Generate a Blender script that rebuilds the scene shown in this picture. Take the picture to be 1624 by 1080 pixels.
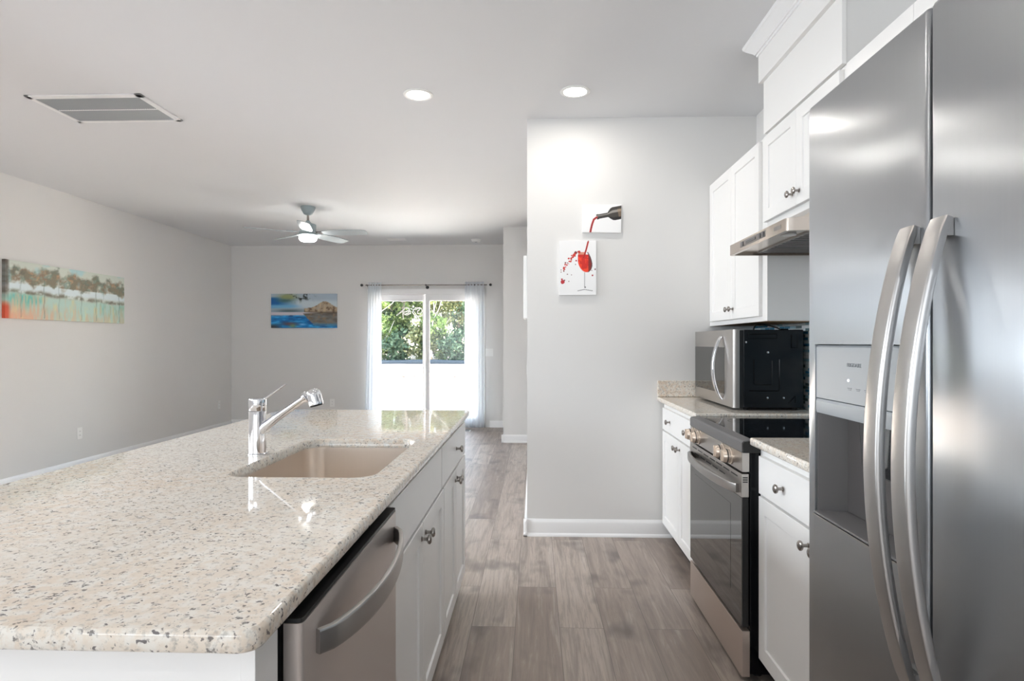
import bpy, bmesh, math, random
import numpy as np
from mathutils import Vector, Matrix
for o in list(bpy.data.objects): bpy.data.objects.remove(o)
SC = bpy.context.scene
COL = SC.collection
PI = math.pi

# ------------------------------------------------------------------ camera
H = 1.267                                       # eye height
YAW = math.atan(35.63/975.0)
cd = bpy.data.cameras.new('camera'); cam = bpy.data.objects.new('camera', cd); COL.objects.link(cam)
cd.sensor_width = 36.0; cd.lens = 975.0/1624.0*36.0
cd.shift_y = 3.6/1624.0
cd.clip_start = 0.05; cd.clip_end = 300
cam.location = (0, 0, H); cam.rotation_euler = (PI/2, 0, YAW)
SC.camera = cam
# ------------------------------------------------------------------ light and exposure
SC.view_settings.view_transform = 'Standard'; SC.view_settings.look = 'None'
SC.view_settings.exposure = 1.17; SC.view_settings.gamma = 1.0
SC.view_settings.use_curve_mapping = False
SC.cycles.max_bounces = 10; SC.cycles.diffuse_bounces = 6; SC.cycles.glossy_bounces = 5
SC.cycles.transparent_max_bounces = 24; SC.cycles.transmission_bounces = 6
SC.cycles.sample_clamp_indirect = 6.0
SC.cycles.caustics_reflective = False; SC.cycles.caustics_refractive = False
w = bpy.data.worlds.new('sky'); SC.world = w; w.use_nodes = True
nt = w.node_tree; nt.nodes.clear()
sky = nt.nodes.new('ShaderNodeTexSky'); sky.sky_type = 'NISHITA'; sky.sun_disc = False
sky.sun_elevation = math.radians(52); sky.sun_rotation = math.radians(0)
bg = nt.nodes.new('ShaderNodeBackground'); bg.inputs[1].default_value = 1.6
wo = nt.nodes.new('ShaderNodeOutputWorld')
hz = nt.nodes.new('ShaderNodeMix'); hz.data_type = 'RGBA'; hz.inputs[0].default_value = .6
hz.inputs[7].default_value = (1.35, 1.38, 1.42, 1)      # thin bright haze over the blue
nt.links.new(sky.outputs[0], hz.inputs[6]); nt.links.new(hz.outputs[2], bg.inputs[0]); nt.links.new(bg.outputs[0], wo.inputs[0])
def light(name, kind, loc, rot, energy, color=(1,1,1), **kw):
    d = bpy.data.lights.new(name, kind); d.energy = energy; d.color = color
    for k, v in kw.items(): setattr(d, k, v)
    o = bpy.data.objects.new(name, d); COL.objects.link(o); o.location = loc; o.rotation_euler = rot
    return o
light('sun', 'SUN', (0, 20, 20), (math.radians(-30), 0, math.radians(-12)), 46, (1, .97, .93), angle=.01)
# added cool fill behind the camera; the front wall has no window
light('added_front_fill', 'AREA', (-1.6, -5.5, 1.45), (PI/2-.12, 0, 0), 84, (.85, .925, 1.0), shape='RECTANGLE', size=5.6, size_y=2.1)
# two more added fill lamps along the windowless left wall, outside the frame
light('added_left_fill', 'AREA', (-4.55, 3.1, 1.5), (PI/2-.75, 0, -PI/2), 112, (.86, .93, 1.0), shape='RECTANGLE', size=2.3, size_y=1.8, spread=2.45)
light('added_left_fill', 'AREA', (-4.55, -.6, 1.5), (PI/2-.6, 0, -PI/2), 50, (.85, .925, 1.0), shape='RECTANGLE', size=2.6, size_y=1.8, spread=2.7)

# ------------------------------------------------------------------ helpers
def lin(c):
    c = c/255.0
    return c/12.92 if c <= .04045 else ((c+.055)/1.055)**2.4
def rgb(r, g, b): return (lin(r), lin(g), lin(b), 1)
class NT:
    def __init__(s, name):
        s.m = bpy.data.materials.new(name); s.m.use_nodes = True
        s.n = s.m.node_tree.nodes; s.l = s.m.node_tree.links; s.n.clear()
        s.out = s.n.new('ShaderNodeOutputMaterial')
    def add(s, t, **kw):
        n = s.n.new(t)
        for k, v in kw.items():
            if k.startswith('i_'):
                n.inputs[k[2:].replace('_', ' ')].default_value = v
            else: setattr(n, k, v)
        return n
    def link(s, a, b): s.l.new(a, b)
    def bsdf(s, color=None, rough=.5, metal=0, **kw):
        b = s.n.new('ShaderNodeBsdfPrincipled')
        if color is not None: b.inputs['Base Color'].default_value = color
        b.inputs['Roughness'].default_value = rough; b.inputs['Metallic'].default_value = metal
        for k, v in kw.items(): b.inputs[k.replace('_', ' ')].default_value = v
        s.link(b.outputs[0], s.out.inputs[0]); s.b = b
        return b
    def coord(s, scale=(1,1,1), rot=(0,0,0), loc=(0,0,0)):
        g = s.n.new('ShaderNodeNewGeometry')
        mp = s.n.new('ShaderNodeMapping'); mp.inputs['Scale'].default_value = scale
        mp.inputs['Rotation'].default_value = rot; mp.inputs['Location'].default_value = loc
        s.link(g.outputs['Position'], mp.inputs['Vector']); return mp.outputs[0]
    def noise(s, vec, scale, detail=3, rough=.5, dist=0):
        n = s.n.new('ShaderNodeTexNoise'); n.inputs['Scale'].default_value = scale
        n.inputs['Detail'].default_value = detail; n.inputs['Roughness'].default_value = rough
        n.inputs['Distortion'].default_value = dist
        if vec is not None: s.link(vec, n.inputs['Vector'])
        return n.outputs[0]
    def ramp(s, fac, stops, interp='LINEAR'):
        r = s.n.new('ShaderNodeValToRGB'); r.color_ramp.interpolation = interp
        e = r.color_ramp.elements
        while len(e) > 1: e.remove(e[-1])
        e[0].position, e[0].color = stops[0]
        for p, c in stops[1:]:
            q = e.new(p); q.color = c
        s.link(fac, r.inputs[0]); return r.outputs[0]
    def mix(s, fac, a, b, mode='MIX'):
        m = s.n.new('ShaderNodeMix'); m.data_type = 'RGBA'; m.blend_type = mode
        for sock, v in ((m.inputs[0], fac), (m.inputs[6], a), (m.inputs[7], b)):
            if hasattr(v, 'is_output'): s.link(v, sock)
            else: sock.default_value = v
        return m.outputs[2]
    def bump(s, height, strength=.2, dist=.01):
        b = s.n.new('ShaderNodeBump'); b.inputs['Strength'].default_value = strength
        b.inputs['Distance'].default_value = dist
        s.link(height, b.inputs['Height']); s.link(b.outputs[0], s.b.inputs['Normal'])
G = lambda v: (v, v, v, 1)
def simple(name, color, rough=.5, metal=0, **kw):
    t = NT(name); t.bsdf(color, rough, metal, **kw); return t.m
MAT = {}
def wallmat(name, c):
    t = NT(name); t.bsdf(c, .7); v = t.coord()
    n1 = t.noise(v, 1.3, 2); col = t.mix(n1, tuple(x*.985 for x in c[:3])+(1,), tuple(min(1, x*1.015) for x in c[:3])+(1,))
    t.link(col, t.b.inputs['Base Color']); t.bump(t.noise(v, 260, 2), .06, .002); return t.m
MAT['wall'] = wallmat('wall_paint', rgb(222, 221, 219))
MAT['ceiling'] = wallmat('ceiling_paint', rgb(223, 224, 226))
MAT['trim'] = simple('white_trim_paint', rgb(238, 238, 238), .35)
MAT['cabinet'] = simple('white_cabinet_paint', rgb(236, 235, 233), .33)
MAT['cabinet_island'] = MAT['cabinet']
MAT['cabinet_inside'] = simple('birch_veneer', rgb(205, 165, 125), .6)
MAT['toe'] = simple('dark_toe_kick', rgb(40, 38, 36), .7)
MAT['black'] = simple('black_plastic', rgb(18, 18, 19), .4)
MAT['black_metal'] = simple('black_enamel', rgb(9, 10, 14), .2, 0, Specular_IOR_Level=.3)
MAT['chrome'] = simple('chrome', rgb(225, 225, 228), .05, 1)
MAT['nickel'] = simple('brushed_nickel', rgb(158, 152, 147), .27, 1)
MAT['plastic'] = simple('white_plastic', rgb(238, 238, 236), .35)
MAT['slot'] = simple('outlet_slots', rgb(60, 60, 60), .5)
MAT['gray_plastic'] = simple('grey_plastic', rgb(158, 163, 166), .38)
MAT['lettering'] = simple('grey_lettering', rgb(122, 126, 128), .5)
MAT['knob_steel'] = simple('warm_knob_steel', rgb(222, 206, 190), .3, .75)
MAT['recess_gray'] = simple('dispenser_recess_plastic', rgb(74, 71, 70), .35)
MAT['gray_dark'] = simple('dark_grey_plastic', rgb(96, 94, 94), .42)
MAT['rubber'] = simple('black_rubber', rgb(22, 22, 22), .8)
def glassy(name, tint=(1,1,1,1), ior=1.45, rough=0.0):
    t = NT(name); tr = t.add('ShaderNodeBsdfTransparent'); tr.inputs[0].default_value = tint
    gl = t.add('ShaderNodeBsdfGlossy'); gl.inputs['Roughness'].default_value = rough
    fr = t.add('ShaderNodeFresnel'); fr.inputs[0].default_value = ior
    mx = t.add('ShaderNodeMixShader'); t.link(fr.outputs[0], mx.inputs[0]); t.link(tr.outputs[0], mx.inputs[1]); t.link(gl.outputs[0], mx.inputs[2])
    t.link(mx.outputs[0], t.out.inputs[0]); return t.m
MAT['glass'] = glassy('window_glass', (.96, .98, .97, 1), 1.3)
MAT['clear_plastic'] = glassy('clear_plastic', (.8, .82, .84, 1), 1.5, .1)
MAT['oven_glass'] = NT('dark_oven_glass')
MAT['oven_glass'].bsdf(rgb(24, 21, 19), .03, 0, Specular_IOR_Level=1.0, IOR=1.7); MAT['oven_glass'] = MAT['oven_glass'].m
MAT['mirror_glass'] = simple('microwave_window_glass', rgb(80, 79, 76), .06, .75)
MAT['cooktop'] = simple('black_ceramic_glass', rgb(8, 9, 14), .06, 0, Specular_IOR_Level=.6)
MAT['burner'] = simple('burner_ring_print', rgb(45, 48, 58), .2)
def steel(name, c, axis='z', rough=.26, aniso=.6, wave=0.0):
    t = NT(name); t.bsdf(c, rough, 1)
    sc = {'z': (420, 420, 3), 'y': (420, 3, 420), 'x': (3, 420, 420)}[axis]
    v = t.coord(sc); n = t.noise(v, 1, 2)
    t.link(t.mix(n, tuple(x*.975 for x in c[:3])+(1,), tuple(min(1, x*1.02) for x in c[:3])+(1,)), t.b.inputs['Base Color'])
    r = t.ramp(n, [(0, G(rough*.97)), (1, G(rough*1.04))]); t.link(r, t.b.inputs['Roughness'])
    t.b.inputs['Anisotropic'].default_value = aniso
    tg = t.add('ShaderNodeTangent'); tg.direction_type = 'RADIAL'; tg.axis = 'Z'
    t.link(tg.outputs[0], t.b.inputs['Tangent'])
    if wave:
        v2 = t.coord((1, 1.6, 2.2)); t.bump(t.noise(v2, 3.2, 1), wave, .05)
    else: t.bump(n, .03, .002)
    return t.m
MAT['fridge_steel'] = steel('brushed_fridge_steel', rgb(176, 179, 182), 'z', .29, .80, .05)
MAT['steel'] = steel('brushed_steel', rgb(186, 181, 176), 'y', .28, .3)
MAT['steel_dark'] = steel('satin_steel', rgb(150, 146, 142), 'y', .3, .3)
MAT['dw_steel'] = simple('dishwasher_steel', rgb(214, 206, 201), .33, .72, Anisotropic=.5)
MAT['drawer_steel'] = simple('drawer_steel', rgb(206, 192, 182), .36, .7)
MAT['handle_steel'] = simple('satin_handle_steel', rgb(176, 174, 172), .33, 1)
MAT['sink_steel'] = steel('sink_steel', rgb(222, 213, 204), 'z', .3, .3)
MAT['hood_steel'] = steel('hood_steel', rgb(196, 186, 176), 'y', .25, .3)
# granite: cream ground, warm clouds, pale grey flecks, small dark specks
def granite(name, tint=1.0):
    t = NT(name); t.bsdf(rgb(226, 218, 206), .045, 0, Specular_IOR_Level=.55)
    v = t.coord(); vd = t.coord((1, 1, 1), (0, 0, .5))
    base = t.ramp(t.noise(v, 1.6, 3, .6), [(.35, rgb(226, 219, 208)), (.53, rgb(227, 214, 198)), (.7, rgb(223, 203, 182))])
    pale = t.ramp(t.noise(v, 44, 4, .6), [(.44, G(0)), (.6, G(1))])
    c = t.mix(pale, base, rgb(232, 227, 218))
    fleck = t.ramp(t.noise(vd, 95, 4, .62), [(.54, G(0)), (.66, G(.6))])
    c = t.mix(fleck, c, rgb(165, 161, 155))
    warm = t.ramp(t.noise(vd, 60, 3, .6), [(.6, G(0)), (.68, G(.35))])
    c = t.mix(warm, c, rgb(186, 164, 142))
    patch = t.ramp(t.noise(v, 6, 2), [(.35, G(.0)), (.65, G(.06))])
    n2 = t.noise(v, 88, 2.5, .5, .4)
    a = t.add('ShaderNodeMath', operation='ADD'); t.link(n2, a.inputs[0]); t.link(patch, a.inputs[1])
    dark = t.ramp(a.outputs[0], [(.70, G(0)), (.745, G(.85))])
    c = t.mix(dark, c, rgb(78, 72, 76))
    n3 = t.noise(v, 135, 2, .5)
    c = t.mix(t.ramp(n3, [(.62, G(0)), (.68, G(.8))]), c, rgb(92, 87, 86))
    t.link(c, t.b.inputs['Base Color']); return t.m
MAT['granite'] = granite('cream_granite')
# floor: grey brown wood planks, rows running away from the camera
def plank():
    t = NT('grey_oak_plank_floor'); t.bsdf(None, .38, 0, Specular_IOR_Level=.5)
    v = t.coord((1, 1, 1), (0, 0, PI/2), (.3, .085, 0))
    br = t.add('ShaderNodeTexBrick'); br.offset = .37; br.inputs['Scale'].default_value = 1
    br.inputs['Mortar Size'].default_value = .0014; br.inputs['Mortar Smooth'].default_value = .3
    br.inputs['Brick Width'].default_value = 1.22; br.inputs['Row Height'].default_value = .196
    br.inputs['Color1'].default_value = G(0); br.inputs['Color2'].default_value = G(1); br.inputs['Mortar'].default_value = G(.5)
    t.link(v, br.inputs['Vector'])
    tone = t.ramp(br.outputs['Color'], [(0, rgb(152, 137, 127)), (.35, rgb(164, 150, 140)), (.7, rgb(173, 160, 150)), (1, rgb(185, 172, 161))])
    # shift the grain in each plank
    ad = t.add('ShaderNodeVectorMath', operation='MULTIPLY_ADD')
    t.link(br.outputs['Color'], ad.inputs[0]); ad.inputs[1].default_value = (7, 3, 5); t.link(t.coord(), ad.inputs[2])
    mp = t.add('ShaderNodeMapping'); mp.inputs['Scale'].default_value = (22, 1.7, 1); t.link(ad.outputs[0], mp.inputs[0])
    g1 = t.noise(mp.outputs[0], 1.0, 6, .62, .9)
    c = t.mix(t.ramp(g1, [(.3, G(.75)), (.52, G(0))]), tone, rgb(128, 117, 110))
    c = t.mix(t.ramp(g1, [(.55, G(0)), (.75, G(.6))]), c, rgb(200, 191, 184))
    mp2 = t.add('ShaderNodeMapping'); mp2.inputs['Scale'].default_value = (110, 5, 1); t.link(ad.outputs[0], mp2.inputs[0])
    g2 = t.noise(mp2.outputs[0], 1.0, 4, .6)
    c = t.mix(t.ramp(g2, [(.42, G(.4)), (.5, G(0))]), c, rgb(136, 125, 118))
    mp3 = t.add('ShaderNodeMapping'); mp3.inputs['Scale'].default_value = (5.5, 3.4, 1); t.link(ad.outputs[0], mp3.inputs[0])
    kn = t.noise(mp3.outputs[0], 1.0, 2, .5)
    c = t.mix(t.ramp(kn, [(.56, G(0)), (.72, G(.75))]), c, rgb(104, 96, 92))
    c = t.mix(br.outputs['Fac'], c, rgb(112, 104, 98))
    t.link(c, t.b.inputs['Base Color'])
    t.link(t.ramp(g1, [(0, G(.45)), (1, G(.33))]), t.b.inputs['Roughness'])
    t.bump(g2, .08, .002)
    return t.m
MAT['floor'] = plank()
def emit(name, c, s):
    t = NT(name); e = t.add('ShaderNodeEmission'); e.inputs[0].default_value = c; e.inputs[1].default_value = s
    t.link(e.outputs[0], t.out.inputs[0]); return t.m
MAT['lamp'] = emit('lit_lamp_diffuser', (1, .96, .9, 1), 14)
MAT['lamp_fan'] = emit('lit_fan_diffuser', (1, .97, .93, 1), 22)
MAT['led'] = emit('lit_indicator', (1, 1, 1, 1), 3)
def curtain_mat():
    t = NT('sheer_white_curtain'); d = t.add('ShaderNodeBsdfDiffuse'); d.inputs[0].default_value = rgb(240, 243, 246)
    tl = t.add('ShaderNodeBsdfTranslucent'); tl.inputs[0].default_value = rgb(240, 243, 246)
    tp = t.add('ShaderNodeBsdfTransparent')
    m1 = t.add('ShaderNodeMixShader'); m1.inputs[0].default_value = .38
    t.link(d.outputs[0], m1.inputs[1]); t.link(tl.outputs[0], m1.inputs[2])
    m2 = t.add('ShaderNodeMixShader'); m2.inputs[0].default_value = .12
    t.link(m1.outputs[0], m2.inputs[1]); t.link(tp.outputs[0], m2.inputs[2]); t.link(m2.outputs[0], t.out.inputs[0]); return t.m
MAT['curtain'] = curtain_mat()
def mosaic():
    t = NT('blue_mosaic_tile'); t.bsdf(None, .15)
    v = t.coord((1, 1, 1), (0, PI/2, 0))
    g = t.add('ShaderNodeNewGeometry'); sp = t.add('ShaderNodeSeparateXYZ'); t.link(g.outputs['Position'], sp.inputs[0])
    cb = t.add('ShaderNodeCombineXYZ'); t.link(sp.outputs[1], cb.inputs[0]); t.link(sp.outputs[2], cb.inputs[1])
    br = t.add('ShaderNodeTexBrick'); br.offset = .43; br.inputs['Scale'].default_value = 1
    br.inputs['Mortar Size'].default_value = .0012; br.inputs['Brick Width'].default_value = .075; br.inputs['Row Height'].default_value = .016
    br.inputs['Color1'].default_value = G(0); br.inputs['Color2'].default_value = G(1); br.inputs['Mortar'].default_value = G(.5)
    t.link(cb.outputs[0], br.inputs['Vector'])
    c = t.ramp(br.outputs['Color'], [(0, rgb(225, 232, 235)), (.3, rgb(150, 190, 205)), (.5, rgb(60, 130, 165)), (.7, rgb(205, 222, 225)), (.85, rgb(95, 120, 125))], 'CONSTANT')
    c = t.mix(br.outputs['Fac'], c, rgb(190, 200, 200)); t.link(c, t.b.inputs['Base Color']); return t.m
MAT['mosaic'] = mosaic()
def vcol(name, rough=.7):
    t = NT(name); t.bsdf(None, rough); a = t.add('ShaderNodeAttribute'); a.attribute_name = 'paint'
    t.link(a.outputs[0], t.b.inputs['Base Color']); t.bump(t.noise(t.coord(), 500, 2), .15, .001); return t.m
MAT['canvas'] = vcol('painted_canvas')

class MB:
    """collects shapes in world coordinates; build() links them as ONE mesh"""
    def __init__(s): s.v = []; s.f = []
    def add(s, vs, fs):
        o = len(s.v); s.v += [tuple(p) for p in vs]; s.f += [tuple(i+o for i in f) for f in fs]; return s
    def box(s, x0, x1, y0, y1, z0, z1):
        x0, x1 = sorted((x0, x1)); y0, y1 = sorted((y0, y1)); z0, z1 = sorted((z0, z1))
        return s.add([(x0,y0,z0),(x1,y0,z0),(x1,y1,z0),(x0,y1,z0),(x0,y0,z1),(x1,y0,z1),(x1,y1,z1),(x0,y1,z1)],
                     [(0,3,2,1),(4,5,6,7),(0,1,5,4),(1,2,6,5),(2,3,7,6),(3,0,4,7)])
    def rings(s, rs, closed=True, cap0=True, cap1=True):
        n = len(rs[0]); vs = [p for r in rs for p in r]; fs = []
        for i in range(len(rs)-1):
            for j in range(n if closed else n-1):
                k = (j+1) % n
                fs.append((i*n+j, i*n+k, (i+1)*n+k, (i+1)*n+j))
        if cap0: fs.append(tuple(reversed(range(n))))
        if cap1: fs.append(tuple((len(rs)-1)*n+j for j in range(n)))
        return s.add(vs, fs)
    def lathe(s, o, d, prof, n=24):
        """prof: (radius, distance along d)"""
        o = Vector(o); d = Vector(d).normalized(); a = d.orthogonal().normalized(); b = d.cross(a)
        rs = [[o+d*h+(a*math.cos(2*PI*i/n)+b*math.sin(2*PI*i/n))*max(r, 1e-5) for i in range(n)] for r, h in prof]
        return s.rings(rs)
    def cyl(s, p0, p1, r, n=20, r1=None):
        p0, p1 = Vector(p0), Vector(p1)
        return s.lathe(p0, p1-p0, [(r, 0), (r if r1 is None else r1, (p1-p0).length)], n)
    def tube(s, pts, r, n=10):
        pts = [Vector(p) for p in pts]; rs = []; a = None
        for i, p in enumerate(pts):
            d = (pts[min(i+1, len(pts)-1)]-pts[max(i-1, 0)]).normalized()
            a = d.orthogonal().normalized() if a is None else (a-d*a.dot(d)).normalized()
            b = d.cross(a); rr = r[i] if isinstance(r, (list, tuple)) else r
            rs.append([p+(a*math.cos(2*PI*j/n)+b*math.sin(2*PI*j/n))*rr for j in range(n)])
        return s.rings(rs)
    def bar(s, pts, hw, ht, up):
        """rounded rectangular section swept along pts; hw along 'up', ht along the normal"""
        pts = [Vector(p) for p in pts]; up = Vector(up).normalized(); rs = []
        for i, p in enumerate(pts):
            d = (pts[min(i+1, len(pts)-1)]-pts[max(i-1, 0)]).normalized(); nn = d.cross(up).normalized()
            W = hw[i] if isinstance(hw, (list, tuple)) else hw; T = ht[i] if isinstance(ht, (list, tuple)) else ht
            sec = []
            for k in range(16):
                a = 2*PI*k/16; c, q = math.cos(a), math.sin(a)
                e = .28
                sec.append(p+up*W*math.copysign(abs(c)**e, c)+nn*T*math.copysign(abs(q)**e, q))
            rs.append(sec)
        return s.rings(rs)
    def prism(s, poly, axis, a0, a1):
        """poly in the two other axes (ordered), extruded along axis"""
        def P(u, v, a): return {'x': (a, u, v), 'y': (u, a, v), 'z': (u, v, a)}[axis]
        return s.rings([[P(u, v, a0) for u, v in poly], [P(u, v, a1) for u, v in poly]])
    def build(s, name, mat, parent=None, bevel=0, smooth=35, seg=2, subd=0, solid=0):
        off = Vector((0,0,0)); p = parent
        while p is not None: off += p.location; p = p.parent
        me = bpy.data.meshes.new(name)
        me.from_pydata([(x-off.x, y-off.y, z-off.z) for x, y, z in s.v], [], s.f)
        bm = bmesh.new(); bm.from_mesh(me); bmesh.ops.recalc_face_normals(bm, faces=bm.faces); bm.to_mesh(me); bm.free()
        ml = mat if isinstance(mat, (list, tuple)) else [mat]
        for m in ml: me.materials.append(MAT[m] if isinstance(m, str) else m)
        for q in me.polygons: q.use_smooth = True
        if not bevel: me.set_sharp_from_angle(angle=math.radians(smooth))
        o = bpy.data.objects.new(name, me); COL.objects.link(o)
        if parent: o.parent = parent
        if solid:
            m = o.modifiers.new('solidify', 'SOLIDIFY'); m.thickness = solid; m.offset = 0
        if bevel:
            m = o.modifiers.new('bevel', 'BEVEL'); m.width = bevel; m.segments = seg; m.limit_method = 'ANGLE'
            m.angle_limit = math.radians(40); m.harden_normals = True
            me.set_sharp_from_angle(angle=math.radians(80))
        return o
def tag(o, label=None, cat=None, group=None, kind=None):
    if label: o['label'] = label
    if cat: o['category'] = cat
    if group: o['group'] = group
    if kind: o['kind'] = kind
    return o
def thing(name, loc, label, cat, group=None):
    o = bpy.data.objects.new(name, None); COL.objects.link(o); o.location = loc; o.empty_display_size = .1
    return tag(o, label, cat, group)
def struct(name, mb, mat, parent=None, **kw):
    o = mb.build(name, mat, parent, **kw)
    if parent is None: o['kind'] = 'structure'
    return o
def box(*a): return MB().box(*a)
def rrect(x0, x1, y0, y1, r, inset=0, n=6):
    x0 += inset; x1 -= inset; y0 += inset; y1 -= inset; r = max(r-inset, .0005)
    pts = []
    for cx, cy, a0 in ((x1-r, y1-r, 0), (x0+r, y1-r, PI/2), (x0+r, y0+r, PI), (x1-r, y0+r, 3*PI/2)):
        for i in range(n+1):
            a = a0+PI/2*i/n; pts.append((cx+r*math.cos(a), cy+r*math.sin(a)))
    return pts

# ------------------------------------------------------------------ the room
CE = 2.74; XL = -4.61; XR = 1.44; YB = 9.2; YF = -5.6; YP = 4.046; XP = -.048; YJ = 7.8; XJ = -.395
DX0, DX1, DZ = -2.52, -.74, 2.055              # sliding door opening
struct('floor', box(XL-.1, XR+.2, YF-.1, YB, -.15, 0), 'floor')
struct('ceiling', box(XL-.2, XR+.4, YF-.2, YB+.15, CE, CE+.2), 'ceiling')
struct('wall_left', box(XL-.15, XL, YF-.15, YB+.15, -.15, CE), 'wall')
struct('wall_right', box(XR, XR+.15, YF-.15, YP, -.15, CE), 'wall')
struct('wall_front', box(XL, XR, YF-.15, YF, -.15, CE), 'wall')
struct('wall_pantry', box(XP, XR+.15, YP, YJ, 0, CE), 'wall')
struct('wall_hall', box(XJ, XR+.15, YJ, YB, 0, CE), 'wall')
b = MB().box(XL, DX0, YB, YB+.15, -.15, CE).box(DX1, XR+.15, YB, YB+.15, -.15, CE).box(DX0, DX1, YB, YB+.15, DZ, CE).box(DX0, DX1, YB, YB+.15, -.15, -.001)
struct('wall_back', b, 'wall')
def base_prof(h): return [(0, 0), (.024, 0), (.024, .006), (.021, .014), (.015, .02), (.013, .022), (.013, h-.022), (.010, h-.012), (.006, h-.006), (.004, h), (0, h)]
def baseboard(name, axis, fixed, sgn, a0, a1, h=.1):
    poly = [(fixed+sgn*d, z) for d, z in base_prof(h)]
    struct(name, MB().prism(poly, axis, a0, a1), 'trim', smooth=30)
baseboard('baseboard_left', 'y', XL, 1, YF, YB, .085)
baseboard('baseboard_back', 'x', YB, -1, XL, DX0-.07, .1)
baseboard('baseboard_hall_back', 'x', YB, -1, DX1+.07, XJ, .1)
baseboard('baseboard_hall_side', 'y', XJ, -1, YJ-.024, YB, .1)
baseboard('baseboard_hall', 'x', YJ, -1, XJ-.024, XP, .1)
baseboard('baseboard_pantry_side', 'y', XP, -1, YP-.024, YJ, .11)
baseboard('baseboard_pantry', 'x', YP, -1, XP-.024, .90, .11)
# duct chase above the range cabinet, its white panel, frieze and crown
CY0, CY1 = 2.283, 3.05; TOPZ = 2.285
struct('wall_soffit', box(1.136, XR, CY0+.004, CY1, TOPZ, CE), 'wall')
struct('trim_1', box(1.12, 1.136, CY0, CY1, TOPZ, 2.56), 'cabinet', bevel=.001)
struct('trim_2', box(1.10, 1.136, CY0, CY1+.015, 2.54, CE), 'cabinet', bevel=.001)
cp = [(0, 2.672), (.006, 2.672), (.008, 2.682), (.014, 2.684), (.016, 2.690), (.030, 2.702), (.046, 2.716), (.052, 2.724), (.056, 2.726), (.060, CE), (0, CE)]
c = MB()
c.rings([[(1.10-d, CY0, z) for d, z in cp], [(1.10-d, CY1+.015+d, z) for d, z in cp], [(XR, CY1+.015+d, z) for d, z in cp]])
struct('trim_3', c, 'trim', smooth=30)
# ------------------------------------------------------------------ sliding door
door = bpy.data.objects.new('door_1', None); COL.objects.link(door); door.location = ((DX0+DX1)/2, YB+.07, 0); door['kind'] = 'structure'
fy0, fy1 = YB-.012, YB+.13
f = MB().box(DX0, DX0+.05, fy0, fy1, 0, DZ).box(DX1-.05, DX1, fy0, fy1, 0, DZ).box(DX0, DX1, fy0, fy1, DZ-.06, DZ).box(DX0, DX1, fy0, fy1, 0, .035)
f.build('door_frame', 'trim', door, bevel=.003)
XM0, XM1 = -1.695, -1.58
def sash(x0, x1, y0, y1, s0, s1, gx0, gx1):
    m = MB().box(x0, s0, y0, y1, .036, DZ-.061).box(s1, x1, y0, y1, .036, DZ-.061).box(s0, s1, y0, y1, DZ-.155, DZ-.061).box(s0, s1, y0, y1, .036, .13)
    so = m.build('sash', 'trim', door, bevel=.003)
    g = box(s0-.004, s1+.004, (y0+y1)/2-.003, (y0+y1)/2+.003, .126, DZ-.151).build('pane', 'glass', so)
    return so
sL = sash(DX0+.052, XM0+.063, fy0+.075, fy0+.115, DX0+.115, XM0, 0, 0)
sR = sash(XM1-.062, DX1-.052, fy0+.02, fy0+.06, XM1, DX1-.115, 0, 0)
h = MB().box(XM1-.05, XM1-.03, fy0-.02, fy0+.012, .98, 1.2).box(XM1-.055, XM1-.025, fy0+.012, fy0+.0195, .94, 1.24)
h.build('handle', 'plastic', door, bevel=.003)
# white handwriting on the panes
def gp(a, b_):                                    # sketch units on the pane -> metres
    px, py = 600+a/10.8, 470+b_/10.8
    s_ = 975/9.29
    return (-2.096+(px-627)*.00958, 1.672+(501-py)*.00952)
st = [[(290,325),(340,285),(395,240),(430,195),(470,185),(505,205),(520,240),(490,280),(440,300),(405,285),(385,262),(440,262),(500,235)],
      [(400,285),(405,330),(410,385)], [(500,250),(540,255),(520,290),(470,315),(430,305)],
      [(700,190),(640,190),(585,225),(570,270),(600,315),(660,335),(725,320),(760,280)], [(620,225),(660,195),(720,205),(735,250),(700,295),(650,280),(655,245),(690,225)], [(650,330),(700,335),(755,310)]]
m = MB()
for q in st: m.tube([(gp(a, b_)[0], fy0+.0905, gp(a, b_)[1]) for a, b_ in q], .009, 6)
m.build('pane_writing', 'plastic', sL)
m = MB().tube([(gp(a, b_)[0], fy0+.0355, gp(a, b_)[1]) for a, b_ in [(905,238),(960,275),(1030,322)]], .009, 6)
m.build('pane_writing', 'plastic', sR)
struct('trim_4', MB().box(DX0-.0, DX1, YB-.02, YB-.0125, DZ-.012, DZ+.02), 'trim')

# ------------------------------------------------------------------ curtains and rod
def curtain(x0, x1, z1, z0, waves, label, flare=0.0, tieback=None):
    n = 120; rows = 14; vs = []; fs = []; yc = YB-.13
    for r in range(rows):
        t = r/(rows-1); z = z1+(z0-z1)*t
        for i in range(n+1):
            u = i/n; amp = .014*(1-.15*t)
            xx = x0-flare*t+(x1-x0+flare*t*1.15)*u
            y = yc+amp*math.sin(2*PI*waves*u+.7*math.sin(3*u+t))+.006*math.sin(9*u+5*t)
            vs.append((xx, y, z))
    for r in range(rows-1):
        for i in range(n):
            a = r*(n+1)+i; fs.append((a, a+1, a+n+2, a+n+1))
    o = MB().add(vs, fs).build('curtain', 'curtain', None, smooth=180, solid=.0015)
    return tag(o, label, 'curtain', 'white curtains at the sliding door')
curtain(-2.475, -2.275, 2.165, .02, 5, 'sheer white curtain panel left of the sliding glass door', .055)
curtain(-1.03, -.745, 2.17, .012, 6, 'sheer white curtain panel right of the sliding glass door, by the light switches', .012)
rod = thing('curtain_rod', (-1.6, YB-.13, 2.12), 'thin metal curtain rod above the sliding glass door', 'curtain rod')
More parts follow.
